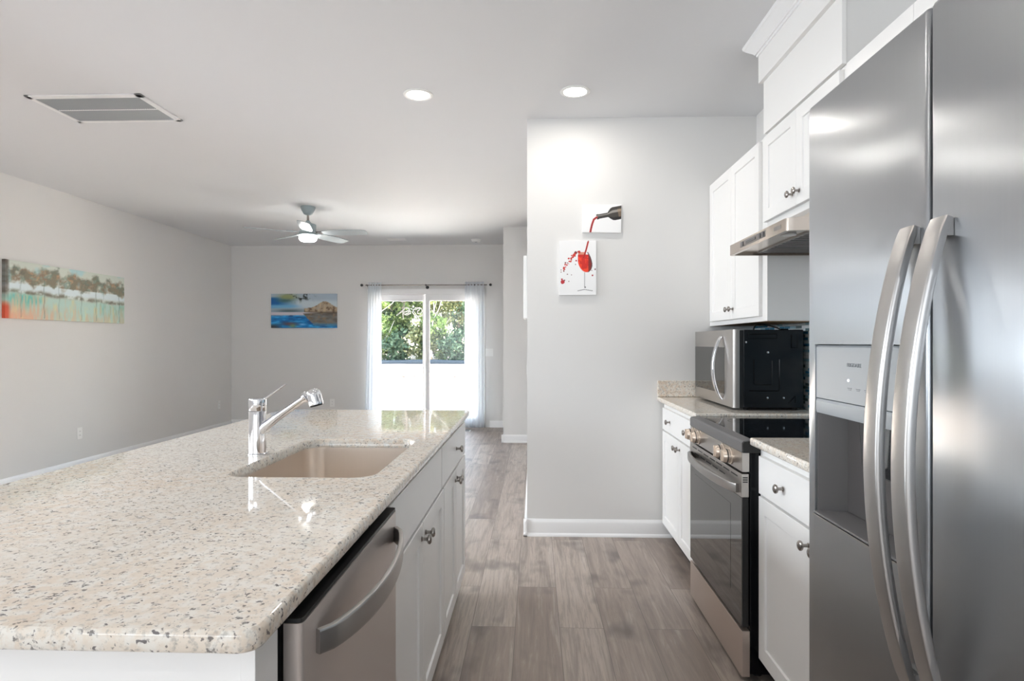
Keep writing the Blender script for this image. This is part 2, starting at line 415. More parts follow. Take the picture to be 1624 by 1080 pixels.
MB().cyl((-2.52, YB-.13, 2.125), (-.70, YB-.13, 2.125), .008, 12).build('rod_tube', 'nickel', rod)
for x in (-2.53, -.69): MB().lathe((x-.02*(1 if x < -1.6 else -1), YB-.13, 2.125), (1 if x > -1.6 else -1, 0, 0), [(.008, 0), (.012, .004), (.02, .016), (.021, .024), (.016, .036), (.0, .044)], 14).build('finial', 'black', rod)
for x in (-2.49, -1.61, -.89):
    MB().cyl((x, YB, 2.10), (x, YB-.13, 2.115), .006, 8).cyl((x, YB-.004, 2.10), (x, YB, 2.10), .025, 14).tube([(x, YB-.12, 2.113), (x, YB-.143, 2.117), (x, YB-.143, 2.135)], .006, 8).build('bracket', 'black', rod)

# ------------------------------------------------------------------ island
IX1, IX0, IY0, IY1 = -.338, -1.326, .735, 3.205   # countertop
CT, CB = .915, .885
SX0, SX1, SY0, SY1 = -.825, -.425, 1.588, 2.222   # sink cut-out
def slab(name, label, outline_args, hole=None, group=None, holes_r=.06):
    x0, x1, y0, y1, r = outline_args
    me = bpy.data.meshes.new(name); bm = bmesh.new()
    prof = [(.008, CB), (.003, CB+.002), (0, CB+.006), (0, CT-.006), (.0018, CT-.0018), (.006, CT)]
    def ringloop(args, prof, inv=False):
        rs = []
        for ins, z in prof:
            rs.append([bm.verts.new((x, y, z)) for x, y in rrect(*args, inset=-ins if inv else ins, n=8)])
        for i in range(len(rs)-1):
            n = len(rs[i])
            for j in range(n):
                k = (j+1) % n; bm.faces.new((rs[i][j], rs[i][k], rs[i+1][k], rs[i+1][j]))
        return rs[0], rs[-1]
    b0, t0 = ringloop((x0, x1, y0, y1, r), prof)
    loops = [(b0,), (t0,)]; flat = []
    if hole:
        hp = [(0, CB), (0, CT-.003), (.003, CT)]
        b1, t1 = ringloop((hole[0], hole[1], hole[2], hole[3], holes_r), hp, True)
        loops = [(b0, b1), (t0, t1)]
    for ls in loops:
        ed = []
        for lp in ls:
            for j in range(len(lp)):
                e = bm.edges.get((lp[j], lp[(j+1) % len(lp)])); ed.append(e)
        for fc in bmesh.ops.triangle_fill(bm, edges=ed, use_beauty=True)['geom']:
            if isinstance(fc, bmesh.types.BMFace): fc.tag = True; flat.append(fc)
    bmesh.ops.recalc_face_normals(bm, faces=bm.faces)
    bm.faces.index_update(); flat = {fc.index for fc in flat}
    bm.to_mesh(me); bm.free()
    for q in me.polygons: q.use_smooth = True
    me.set_sharp_from_angle(angle=math.radians(50))
    for q in me.polygons: q.use_smooth = q.index not in flat
    me.materials.append(MAT['granite'])
    o = bpy.data.objects.new(name, me); COL.objects.link(o)
    return tag(o, label, 'countertop', group)
slab('countertop', 'speckled cream granite countertop of the island with a sink cut out', (IX0, IX1, IY0, IY1, .028), (SX0, SX1, SY0, SY1))
# shaker fronts: u along world Y, v along Z, outward = sgn along X
def shaker(y0, y1, z0, z1, xf, sgn, th=.019, rim=.057, rec=.0075):
    m = MB(); xb = xf-sgn*th; xr = xf-sgn*rec; e = .0018; s_ = .002
    def R(ins, x): return [(x, y0+ins, z0+ins), (x, y1-ins, z0+ins), (x, y1-ins, z1-ins), (x, y0+ins, z1-ins)]
    m.rings([R(0, xb), R(0, xf-sgn*e), R(e, xf), R(rim-s_, xf), R(rim, xf-sgn*.001), R(rim+s_, xr)])
    return m
def slabfront(y0, y1, z0, z1, xf, sgn, th=.019):
    m = MB(); e = .002; xb = xf-sgn*th
    def R(ins, x): return [(x, y0+ins, z0+ins), (x, y1-ins, z0+ins), (x, y1-ins, z1-ins), (x, y0+ins, z1-ins)]
    m.rings([R(0, xb), R(0, xf-sgn*e), R(e, xf)]); return m
def knob(y, z, xf, sgn, parent):
    m = MB().lathe((xf, y, z), (sgn, 0, 0), [(.008, 0), (.0085, .002), (.0055, .004), (.0048, .014), (.007, .018), (.0135, .021), (.0155, .0245), (.015, .028), (.011, .031), (0, .0325)], 18)
    return m.build('knob', 'nickel', parent)
def door_part(y0, y1, z0, z1, xf, sgn, parent, ky=None, kz=None):
    d = shaker(y0, y1, z0, z1, xf, sgn).build('door', 'cabinet', parent, smooth=30)
    if ky is not None: knob(ky, kz, xf, sgn, d)
    return d
def drawer_part(y0, y1, z0, z1, xf, sgn, parent, kys=(), name='drawer'):
    d = slabfront(y0, y1, z0, z1, xf, sgn).build(name, 'cabinet', parent, smooth=30)
    for k in kys: knob(k, (z0+z1)/2, xf, sgn, d)
    return d
XI = -.352; XIB = -.3715
TZ = .105; DZ1 = .700; DRZ0 = .712; DRZ1 = .868
t = thing('base_cabinet', (-.66, 1.94, 0), 'white shaker sink base cabinet of the island, between dishwasher and end cabinet', 'cabinet')
MB().box(-.97, XIB, 1.482, 2.398, TZ-.005, .66).box(-.97, -.84, 1.482, 2.398, .66, CB-.001).box(-.415, XIB, 1.482, 2.398, .66, CB-.001).build('body', 'cabinet', t)
box(-.95, -.43, 1.482, 2.398, 0.001, TZ-.006).build('toe_kick', 'toe', t)
drawer_part(1.490, 2.318, DRZ0, DRZ1, XI, 1, t, (), 'false_front')
door_part(1.490, 1.932, TZ, DZ1, XI, 1, t, 1.905, .655)
door_part(1.936, 2.378, TZ, DZ1, XI, 1, t, 1.975, .655)
t = thing('base_cabinet', (-.66, 2.75, 0), 'white shaker cabinet at the far end of the island with one knobbed drawer', 'cabinet')
box(-.97, XIB, 2.400, 3.118, TZ-.005, CB-.001).build('body', 'cabinet', t)
box(-.95, -.43, 2.400, 3.10, 0.001, TZ-.006).build('toe_kick', 'toe', t)
drawer_part(2.335, 3.112, DRZ0, DRZ1, XI, 1, t, (2.76,))
door_part(2.392, 2.745, TZ, DZ1, XI, 1, t, 2.718, .655)
door_part(2.749, 3.112, TZ, DZ1, XI, 1, t, 2.78, .655)
t = thing('end_panel', (-.66, .80, 0), 'white end panel of the island under the near edge of the granite', 'cabinet panel')
box(-.97, -.352, .765, .832, 0.001, CB-.001).build('panel', 'cabinet', t, bevel=.0015)
box(-.370, -.3505, .760, .7655, 0.001, CB-.001).build('corner_trim', 'cabinet', t, bevel=.001)
o = box(-.985, -.971, .765, 3.118, 0.001, CB-.001).build('back_panel', 'cabinet', None, bevel=.0015)
tag(o, 'white panel closing the living room side of the island under the overhang', 'cabinet panel')
# dishwasher
t = thing('dishwasher', (-.66, 1.174, 0), 'stainless steel dishwasher with a curved bar handle at the near end of the island', 'dishwasher')
box(-.93, -.366, .878, 1.474, .09, .862).build('body', 'black', t)
box(-.93, -.43, .878, 1.474, .001, .089).build('toe_kick', 'toe', t)
d = MB().rings([[(x, y, z) for x, y in [(-.362, .874), (-.342, .874), (-.336, .876), (-.3335, .882), (-.3335, 1.468), (-.336, 1.473), (-.342, 1.475), (-.362, 1.475)]] for z in (.11, .862)]).build('door', 'dw_steel', t, smooth=60)
MB().rings([[(x, y, z) for x, y in [(-.364, .874), (-.343, .874), (-.337, .876), (-.335, .882), (-.335, 1.468), (-.337, 1.473), (-.343, 1.475), (-.364, 1.475)]] for z in (.863, .869)]).build('control_strip', 'black', t)
hp = []; W = []; T = []
for i in range(25):
    u = i/24; y = .925+.525*u; x = -.3335+.004+.046*math.sin(PI*u)**.55
    hp.append((x, y, .812-.010*math.sin(PI*u))); W.append(.019+.003*math.sin(PI*u)); T.append(.0055)
MB().bar(hp, W, T, (0, 0, 1)).build('handle', 'handle_steel', t, smooth=50)
# sink
sk = thing('sink', (-.625, 1.905, CB-.02), 'undermount stainless steel sink in the island countertop', 'sink')
def zr(ins, z, r=.062): return [(x, y, z) for x, y in rrect(SX0-.003, SX1+.003, SY0-.003, SY1+.003, r, inset=ins, n=8)]
prof = [(0, CB-.001), (.0005, CB-.02), (.004, CB-.17), (.010, CB-.195), (.022, CB-.208), (.05, CB-.214), (.12, CB-.217)]
m = MB(); m.rings([zr(i, z) for i, z in prof], cap0=False)
m.rings([zr(0, CB-.001), zr(-.012, CB-.001), zr(-.0125, CB-.003), zr(-.001, CB-.003)], cap0=False, cap1=False)
m.build('bowl', 'sink_steel', sk, smooth=60)
MB().lathe((-.625, 1.905, CB-.2165), (0, 0, 1), [(.055, 0), (.055, .001), (.048, .002), (.042, .0005), (0, .0005)], 24).build('drain', 'chrome', sk)
# faucet
fx, fy = -.876, 1.915
t = thing('faucet', (fx, fy, CT), 'chrome pull-out faucet standing behind the island sink', 'faucet')
MB().lathe((fx, fy, CT), (0, 0, 1), [(.0285, 0), (.0285, .003), (.0265, .005), (.0262, .135), (.0262, .1365)], 32).build('body', 'chrome', t)
MB().lathe((fx, fy, CT+.138), (0, 0, 1), [(.0255, 0), (.0262, .001), (.0262, .034), (.0255, .037), (.022, .0385), (0, .039)], 32).build('handle_cap', 'chrome', t)
MB().tube([(fx+.020, fy-.004, CT+.172), (fx+.035, fy-.008, CT+.181), (fx+.098, fy-.016, CT+.222)], [.0035, .0032, .0026], 10).build('lever', 'chrome', t)
MB().tube([(fx+.006, fy-.002, CT+.068), (fx+.030, fy-.008, CT+.090), (fx+.070, fy-.018, CT+.118), (fx+.174, fy-.043, CT+.186)], [.0165, .0155, .0125, .0110], 20).build('spout', 'chrome', t)
d0 = Vector((.26, -.06, -.96)).normalized(); o0 = Vector((fx+.193, fy-.047, CT+.210))
hd = MB().lathe(o0, d0, [(0, 0), (.010, .0008), (.0175, .005), (.0210, .012), (.0218, .018), (.0218, .046), (.0208, .051)], 28).build('spray_head', 'chrome', t)
MB().lathe(Vector((fx+.171, fy-.0425, CT+.1845)), Vector((.84, -.2, .55)), [(.0150, -.006), (.0165, -.004), (.0165, .004), (.0150, .006)], 24).build('swivel_ring', 'chrome', t)
MB().lathe(o0+d0*.051, d0, [(.0185, 0), (.0185, .003)], 20).build('aerator', 'rubber', t)

# ------------------------------------------------------------------ right side base cabinets, counters
XC = .82; XCB = .8395
def base_cab(y0, y1, d0, d1, label):
    t = thing('base_cabinet', (1.13, (y0+y1)/2, 0), label, 'cabinet')
    box(XCB, XR-.002, y0, y1, .10, CB-.001).build('body', 'cabinet', t, bevel=.001)
    box(.895, XR-.002, y0, y1, .001, .0995).build('toe_kick', 'toe', t)
    mid = (d0+d1)/2; q = (d1-d0)/4
    drawer_part(d0, d1, .716, .853, XC, -1, t, (mid-q, mid+q))
    door_part(d0, mid-.0015, .112, .706, XC, -1, t, mid-.034, .660)
    door_part(mid+.0015, d1, .112, .706, XC, -1, t, mid+.034, .660)
    return t
t = base_cab(3.09, 4.018, 3.102, 3.975, 'white shaker base cabinet in the corner, right of the plain wall with the wine canvases')
t = base_cab(1.37, 2.316, 1.39, 2.283, 'white shaker base cabinet between the range and the refrigerator')
slab('countertop', 'granite countertop in the corner with the microwave standing on it', (.80, XR-.002, 3.092, YP-.002, .006), group='granite counters beside the range')
slab('countertop', 'granite countertop between the range and the refrigerator', (.80, XR-.002, 1.36, 2.318, .006), group='granite counters beside the range')
o = box(.801, XR-.012, YP-.022, YP-.001, CT+.001, 1.021).build('splashback', 'granite', None, bevel=.003)
tag(o, 'short speckled granite upstand against the wall left of the microwave', 'backsplash')
o = box(XR-.011, XR-.001, 1.37, YP-.001, CT+.002, 1.374).build('tile_backsplash', 'mosaic', None)
tag(o, 'blue and white mosaic tile behind the microwave, under the wall cabinet', 'backsplash')

# ------------------------------------------------------------------ wall cabinets
XU = 1.12; XUB = 1.1395
def wall_cab(y0, y1, z0, d0, seam, d1, zd, kz, label):
    t = thing('wall_cabinet', (1.29, (y0+y1)/2, z0), label, 'cabinet', 'white wall cabinets above the range counter')
    b_ = box(XUB, XR-.002, y0, y1, z0+.004, TOPZ-.001).build('body', 'cabinet', t, bevel=.001)
    box(XUB+.012, XR-.004, y0+.016, y1-.016, z0-.0002, z0+.0038).build('underside', 'cabinet_inside', t)
    MB().box(XUB, XUB+.0115, y0, y1, z0-.0005, z0+.0035).box(XUB+.0115, XR-.002, y0, y0+.0155, z0-.0005, z0+.0035).box(XUB+.0115, XR-.002, y1-.0155, y1, z0-.0005, z0+.0035).build('bottom_rail', 'cabinet', t)
    door_part(d0, seam-.0015, zd, 2.272, XU, -1, t, seam-.034, kz)
    door_part(seam+.0015, d1, zd, 2.272, XU, -1, t, seam+.034, kz)
    return t
wall_cab(3.055, YP-.004, 1.375, 3.118, 3.548, 3.978, 1.400, 1.458, 'tall white wall cabinet above the microwave')
wall_cab(2.283, 3.051, 1.822, 2.305, 2.68, 3.053, 1.856, 1.912, 'short white wall cabinet above the range hood')
wall_cab(1.44, 2.279, 1.375, 1.47, 1.862, 2.252, 1.400, 1.458, 'white wall cabinet mostly hidden behind the refrigerator')

# ------------------------------------------------------------------ range
RY0, RY1 = 2.324, 3.084; RX = .773
t = thing('kitchen_range', (1.1, 2.7, 0), 'stainless steel electric range with a black glass cooktop', 'range')
box(.803, XR-.015, RY0, RY1, .03, .884).build('body', 'black_metal', t, bevel=.002)
ct = box(.815, XR-.014, RY0-.004, RY1+.004, .886, .903).build('cooktop', 'cooktop', t, bevel=.002)
for x, y, r in ((.98, 2.52, .105), (.98, 2.89, .08), (1.26, 2.52, .08), (1.26, 2.89, .105)):
    m = MB()
    for rr in (r, r*.66):
        R = lambda q, z: [(x+q*math.cos(2*PI*i/40), y+q*math.sin(2*PI*i/40), z) for i in range(40)]
        m.rings([R(rr, .9033), R(rr-.0022, .9033)], cap0=False, cap1=False)
    m.build('burner_mark', 'burner', ct)
MB().prism([(RX, .858), (RX, .893), (RX+.006, .900), (.816, .9045), (.816, .870), (RX+.02, .858)], 'y', RY0-.002, RY1+.002).build('front_trim', 'gray_dark', t, smooth=30)
MB().prism([(RX+.002, .8575), (.86, .8575), (.86, .885), (.817, .9035), (RX+.006, .8985), (RX+.001, .892)], 'y', RY0-.011, RY0-.0035).build('trim_end_cap', 'black', t)
cpn = box(RX+.001, .802, RY0, RY1, .784, .8565).build('control_panel', 'steel', t, bevel=.002)
for y in (2.455, 2.555, 2.93, 3.03):
    k = MB().lathe((RX+.001, y, .821), (-1, 0, 0), [(.033, 0), (.033, .004), (.027, .006), (.0255, .028), (.022, .034), (0, .036)], 28).build('control_knob', 'knob_steel', t)
    box(RX-.039, RX-.006, y-.005, y+.005, .800, .846).build('grip', 'knob_steel', k, bevel=.002)
    MB().lathe((RX-.0155, y, .821), (-1, 0, 0), [(.0277, 0), (.0277, .003), (.0255, .0035)], 28).build('black_ring', 'black', k)  # black band around the knob
    box(RX-.0005, RX+.001, y-.002, y+.002, .850, .8555).build('dial_mark', 'black', k)
od = thing('oven_door', (0, 0, 0), None, None); od.parent = t; od.location = (RX-1.1, 0, .2)
fr = MB().box(RX+.0045, RX+.027, RY0+.003, RY1-.003, .203, .6885); fr.build('door_core', 'black', od, bevel=.002)
box(RX, RX+.004, RY0+.002, RY1-.002, .205, .6875).build('door_glass', 'oven_glass', od, bevel=.001)
box(RX-.0006, RX-.0001, RY0+.13, RY1-.09, .30, .635).build('oven_window', 'oven_glass', od)
box(RX-.001, RX+.027, RY0+.001, RY1-.001, .689, .777).build('door_top_rail', 'steel', od, bevel=.002)
m = MB()
for k in range(7):
    y = RY0+.045+k*.098; m.box(RX-.0018, RX+.001, y, y+.075, .758, .763)
for k in range(5):
    y = RY0+.20+k*.098; m.box(RX-.0018, RX+.001, y, y+.075, .733, .738)
m.build('vent_slots', 'black', od)
m = MB()
for k in range(3): m.box(RX+.004, RX+.022, RY0-.0004, RY0+.003, .745+k*.008, .749+k*.008)
m.build('end_vents', 'black', od)
hp = []; W = []
for i in range(25):
    u = i/24; hp.append((RX-.006-.040*math.sin(PI*u)**.5, RY0+.03+(RY1-RY0-.06)*u, .718)); W.append(.0175)
MB().bar(hp, W, .008, (0, 0, 1)).build('door_handle', 'handle_steel', od, smooth=50)
MB().rings([[(x, y, z) for x, y in [(RX+.03, RY0), (RX+.003, RY0), (RX, RY0+.004), (RX, RY1-.004), (RX+.003, RY1), (RX+.03, RY1)]] for z in (.02, .19)]).build('storage_drawer', 'drawer_steel', t, bevel=.001)
for x in (.85, 1.38):
    for y in (RY0+.06, RY1-.06): MB().cyl((x, y, .0005), (x, y, .0295), .018, 12).build('foot', 'black', t)
# ------------------------------------------------------------------ range hood
HX = .948; HY0, HY1 = 2.346, 3.036
t = thing('range_hood', (1.2, 2.69, 1.69), 'stainless under-cabinet range hood above the range', 'range hood')
out = [(XR-.004, HY1), (HX+.05, HY1), (HX+.012, HY1-.004), (HX, HY1-.018), (HX, HY0+.02), (HX+.008, HY0+.006), (HX+.03, HY0), (XR-.004, HY0)]
mm = MB().rings([[(x, y, 1.690) for x, y in out], [(x, y, 1.738) for x, y in out], [(max(x, HX+.06) if x < 1.3 else x, y, 1.742) for x, y in out], [(max(x, 1.128), y, 1.8205) for x, y in out]], cap0=False)
inn = rrect(HX+.018, XR-.02, HY0+.018, HY1-.018, .01, n=1)
mm.rings([[(x, y, 1.690) for x, y in rrect(HX+.001, XR-.005, HY0+.001, HY1-.001, .012, n=1)], [(x, y, 1.690) for x, y in inn], [(x, y, 1.704) for x, y in inn]], cap0=False)
mm.build('shell', 'hood_steel', t, smooth=40)
flt = box(HX+.12, XR-.05, HY0+.05, HY1-.05, 1.6975, 1.7035).build('filter', 'steel_dark', t)
m = MB()
for k in range(14): m.box(HX+.13, XR-.06, HY0+.06+k*.043, HY0+.075+k*.043, 1.6955, 1.6974)
m.build('filter_baffles', 'gray_dark', flt)
MB().lathe((HX+.07, HY0+.16, 1.7035), (0, 0, -1), [(.03, 0), (.03, .006), (.02, .008), (0, .0085)], 20).build('lamp_lens', 'plastic', t)
cp_ = box(HX-.0012, HX+.0005, 2.56, 2.87, 1.703, 1.730).build('switch_plate', 'steel_dark', t)
for y in (2.58, 2.62, 2.83): box(HX-.005, HX-.0012, y-.008, y+.008, 1.707, 1.726).build('button', 'gray_dark', cp_)
box(HX-.0035, HX-.0012, 2.67, 2.79, 1.711, 1.722).build('display', 'gray_dark', cp_)
box(HX-.001, HX+.0005, 2.40, 2.47, 1.707, 1.723).build('badge', 'steel_dark', t)

# ------------------------------------------------------------------ microwave
MY0, MY1, MZ0, MZ1 = 3.236, 3.996, .9165, 1.335
t = thing('microwave', (1.23, 3.6, .918), 'stainless and black microwave standing on the corner counter under the wall cabinet', 'microwave')
bd = box(1.086, 1.392, MY0, MY1, MZ0+.012, MZ1).build('case', 'black_metal', t, bevel=.003)
box(1.066, 1.0855, MY0+.004, MY1-.004, MZ0+.010, MZ1-.002).build('front_gasket', 'black', t)
dr = MB().rings([[(x, y, z) for x, y in [(1.0655, MY0+.001), (1.045, MY0+.001), (1.033, MY0+.006), (1.030, MY0+.018), (1.030, MY1-.018), (1.033, MY1-.006), (1.045, MY1), (1.0655, MY1)]] for z in (MZ0+.012, MZ1+.001)]).build('door', 'steel', t, smooth=50)
box(1.0285, 1.0305, 3.375, MY1-.02, .990, 1.243).build('window', 'mirror_glass', dr, bevel=.0005)
hp = []
for i in range(21):
    u = i/20; hp.append((1.030-.004-.048*math.sin(PI*u)**.7, 3.415, .955+.345*u))
MB().bar(hp, .014, .007, (0, 1, 0)).build('handle', 'chrome', dr, smooth=50)
e = .0035
m = MB()
def ridge(pts):
    m.tube([(x, MY0-.001, z) for x, z in pts], .0028, 6)
ridge([(1.138, 1.181), (1.138, 1.055), (1.143, 1.050), (1.225, 1.050), (1.232, 1.056), (1.232, 1.175)])
ridge([(1.114, 1.017), (1.262, 1.017), (1.269, 1.024), (1.269, 1.181)])
ridge([(1.108, 1.312), (1.256, 1.312), (1.256, 1.289), (1.108, 1.289), (1.108, 1.312)])
ridge([(1.330, 1.308), (1.330, 1.240), (1.362, 1.240), (1.362, 1.311)])
ridge([(1.315, .955), (1.35, .99), (1.35, .955)])
m.build('case_embossing', 'black_metal', bd)
for x, z in ((1.211, 1.217), (1.208, .981), (1.291, .981), (1.098, 1.27)): MB().lathe((x, MY0, z), (0, -1, 0), [(.006, 0), (.005, .002), (0, .003)], 10).build('screw', 'chrome', bd)
for x in (1.11, 1.36):
    for y in (MY0+.04, MY1-.04): MB().cyl((x, y, CT+.0005), (x, y, MZ0+.0115), .012, 10).build('foot', 'rubber', t)
cpts = [(1.17+.14*i/14, 3.33+.10*math.sin(i/14*PI), MZ1+.004+.030*math.sin(PI*i/14)**.8) for i in range(15)]
cpts += [(1.34, 3.36, MZ1+.004), (1.385, 3.42, MZ1+.006), (1.415, 3.5, MZ1-.02), (1.415, 3.6, 1.2)]
MB().tube(cpts, .0042, 8).build('power_cord', 'rubber', t)

# ------------------------------------------------------------------ refrigerator
FX = .58; FT = 1.764; FY1 = 1.325; FG0, FG1 = .922, .930; FY0 = .41
t = thing('refrigerator', (.95, .87, 0), 'stainless steel side-by-side refrigerator with two long curved handles and a dispenser', 'refrigerator')
box(.665, XR-.03, FY0+.004, FY1-.004, .02, 1.735).build('cabinet_body', 'gray_dark', t, bevel=.004)
box(.62, .664, FY0+.02, FY1-.02, .02, .098).build('kick_grille', 'black', t, bevel=.002)
def fdoor(y0, y1, name):
    """door with rounded vertical and top edges; front at X = FX"""
    r = .006; n = 4; sec = []
    for i in range(n+1):
        a = PI/2*i/n; sec.append((FX+r*(1-math.sin(a)), y0+r*(1-math.cos(a))))
    sec2 = [(x, y1-(y-y0)) for x, y in reversed(sec)]
    full = [(.655, y0)]+sec+sec2+[(.655, y1)]
    return full
def door_rings(y0, y1, z0, z1):
    full = fdoor(y0, y1, ''); r = .008; rs = []
    for ins, z in [(r, z0), (r*.3, z0+r*.3), (0, z0+r)] + [(0, z1-r), (r*.3, z1-r*.3), (r, z1)]:
        k = []
        for x, y in full:
            xx = x if x > .654 else x+ins; yy = min(max(y, y0+ins*.6), y1-ins*.6); k.append((xx, yy, z))
        rs.append(k)
    return rs
# right (fresh food) door
fdo = MB().rings(door_rings(FY0, FG0, .105, FT)).build('refrigerator_door', 'fridge_steel', t, smooth=60)
# freezer door with the dispenser opening
QY0, QY1, QZ0, QZ1 = .995, 1.294, .915, 1.264
fz = MB().rings(door_rings(FG1, FY1, .105, FT)).build('freezer_door', 'fridge_steel', t, smooth=60)
cut = box(.5, .638, QY0, QY1, QZ0, QZ1).build('cutter', 'fridge_steel'); 
bm_ = fz.modifiers.new('cut', 'BOOLEAN'); bm_.object = cut; bm_.solver = 'EXACT'
dg = bpy.context.evaluated_depsgraph_get(); nm = bpy.data.meshes.new_from_object(fz.evaluated_get(dg))
fz.modifiers.clear(); fz.data = nm; bpy.data.objects.remove(cut)
nm.set_sharp_from_angle(angle=math.radians(40))
for q in nm.polygons: q.use_smooth = True
# dispenser
dp = thing('dispenser', (0, 0, 0), None, None); dp.parent = t; dp.location = (-.35, .27, 1.0)
g = .0015
MB().prism([(FX+.002, 1.155), (FX+.002, QZ1-.006), (FX+.006, QZ1-.002), (.636, QZ1-.002), (.636, 1.13), (FX+.02, 1.148)], 'y', QY0+g, QY1-g).build('control_panel', 'gray_plastic', dp, smooth=30)
MB().prism([(FX+.003, 1.124), (FX+.001, 1.130), (FX+.001, 1.148), (FX+.004, 1.153), (.625, 1.128), (.625, 1.118)], 'y', QY0+g, QY1-g).build('panel_lip', 'gray_plastic', dp, smooth=30)
rc = MB()
rc.box(.632, .637, QY0+g, QY1-g, QZ0+.004, 1.14)
rc.add([(FX+.004, QY1-g, QZ0+.004), (.632, QY1-g, QZ0+.004), (.632, QY1-g, 1.14), (FX+.004, QY1-g, 1.14), (FX+.004, QY1-.006, QZ0+.004), (.632, QY1-.03, QZ0+.004), (.632, QY1-.03, 1.14), (FX+.004, QY1-.006, 1.14)],
       [(0,1,2,3),(4,7,6,5),(0,4,5,1),(3,2,6,7),(0,3,7,4),(1,5,6,2)])
rc.add([(FX+.004, QY0+g, QZ0+.004), (.632, QY0+g, QZ0+.004), (.632, QY0+g, 1.14), (FX+.004, QY0+g, 1.14), (FX+.004, QY0+.006, QZ0+.004), (.632, QY0+.03, QZ0+.004), (.632, QY0+.03, 1.14), (FX+.004, QY0+.006, 1.14)],
       [(0,1,2,3),(4,7,6,5),(0,4,5,1),(3,2,6,7),(0,3,7,4),(1,5,6,2)])
rc.build('recess', 'recess_gray', dp)
MB().prism([(FX-.003, QZ0+.002), (FX-.003, QZ0+.006), (FX+.004, QZ0+.008), (.631, QZ0+.012), (.631, QZ0+.002)], 'y', QY0+g, QY1-g).build('drip_tray', 'gray_dark', dp, bevel=.001)
MB().prism([(FX-.0035, QZ0-.003), (FX-.0035, QZ0+.0005), (FX+.002, QZ0+.0015), (FX+.002, QZ0-.003)], 'y', QY0-.002, QY1+.002).build('tray_rim', 'handle_steel', dp)
MB().prism([(.600, 1.135), (.630, 1.135), (.630, 1.02), (.607, 1.035)], 'y', 1.10, 1.165).build('ice_paddle', 'clear_plastic', dp, bevel=.003)
MB().prism([(.610, 1.135), (.630, 1.135), (.630, 1.04), (.612, 1.045)], 'y', 1.03, 1.075).build('water_paddle', 'gray_plastic', dp, bevel=.003)
def text(body, name, loc, size, mat, parent, rot, xs=1.0, ext=.0003):
    cu = bpy.data.curves.new(name, 'FONT'); cu.body = body; cu.size = size; cu.extrude = ext; cu.align_x = 'LEFT'
    o = bpy.data.objects.new(name, cu); COL.objects.link(o)
    dg = bpy.context.evaluated_depsgraph_get(); dg.update()
    me = bpy.data.meshes.new_from_object(o.evaluated_get(dg)); bpy.data.objects.remove(o)
    me.materials.clear(); me.materials.append(MAT[mat])
    mt = Matrix.Translation(Vector(loc)) @ rot @ Matrix.Scale(xs, 4, (1, 0, 0))
    off = Vector((0, 0, 0)); p = parent
    while p is not None: off += p.location; p = p.parent
    me.transform(Matrix.Translation(-off) @ mt)
    o = bpy.data.objects.new(name, me); COL.objects.link(o); o.parent = parent
    return o
ROTL = Matrix(((0, 0, -1, 0), (-1, 0, 0, 0), (0, 1, 0, 0), (0, 0, 0, 1)))      # reads left to right on a face towards -X
text('FRIGIDAIRE', 'brand_lettering', (FX+.0018, 1.168, 1.2225), .0100, 'lettering', dp, ROTL, 1.0)
m = MB()
for y in (1.158, 1.128, 1.100):
    m.box(FX+.0014, FX+.0021, y-.007, y+.007, 1.182, 1.1835).box(FX+.0014, FX+.0021, y-.005, y+.005, 1.1795, 1.1805)
m.build('button_marks', 'lettering', dp)
MB().cyl((FX+.002, 1.162, 1.197), (FX+.001, 1.162, 1.197), .0022, 10).build('indicator_light', 'led', dp)
# handles
def fhandle(yc):
    hp = []; W = []; T = []
    for i in range(41):
        u = i/40; s_ = math.sin(PI*u)
        z = .742+.70*u; x = FX-.0065-.0535*s_**.8
        hp.append((x, yc, z)); W.append(.0195); T.append(.0075-.002*(1-s_)**2)
    o = MB().bar(hp, W, T, (0, 1, 0))
    for z in (.755, 1.428): o.box(FX-.012, FX-.0005, yc-.016, yc+.016, z-.012, z+.012)
    return o
fhandle(.962).build('handle', 'handle_steel', fz, smooth=50)
fhandle(.888).build('handle', 'handle_steel', fdo, smooth=50)
box(.60, .664, FG0-.0005, FG1+.0005, .11, FT-.02).build('door_gasket', 'rubber', t)

# ------------------------------------------------------------------ ceiling things
def downlight(x, y, label, group='recessed ceiling lights'):
    t = thing('recessed_light', (x, y, CE), label, 'ceiling light', group)
    MB().lathe((x, y, CE), (0, 0, -1), [(.088, 0), (.088, .003), (.080, .006), (.070, .006), (.066, .0035)], 36).build('trim_ring', 'plastic', t)
    MB().lathe((x, y, CE-.0036), (0, 0, -1), [(.066, 0), (.066, .0012), (.0, .002)], 32).build('lens', 'lamp', t)
    l = light('downlight_or_fill', 'AREA', (x, y, CE-.012), (0, 0, 0), 1.5, (1, .95, .88), shape='DISK', size=.13)
downlight(-.690, 3.626, 'lit round recessed ceiling light, the left one, out above the island')
downlight(.238, 3.614, 'lit round recessed ceiling light, the right one, close to the plain kitchen wall')
for x, y in ((-.69, 1.5), (.238, 1.5), (-.69, -.6), (.238, -.6)):  # unseen lamps added above the frame to brighten the kitchen, without fittings
    light('downlight_or_fill', 'AREA', (x, y, CE-.012), (0, 0, 0), 1.5, (1, .95, .88), shape='DISK', size=.13)
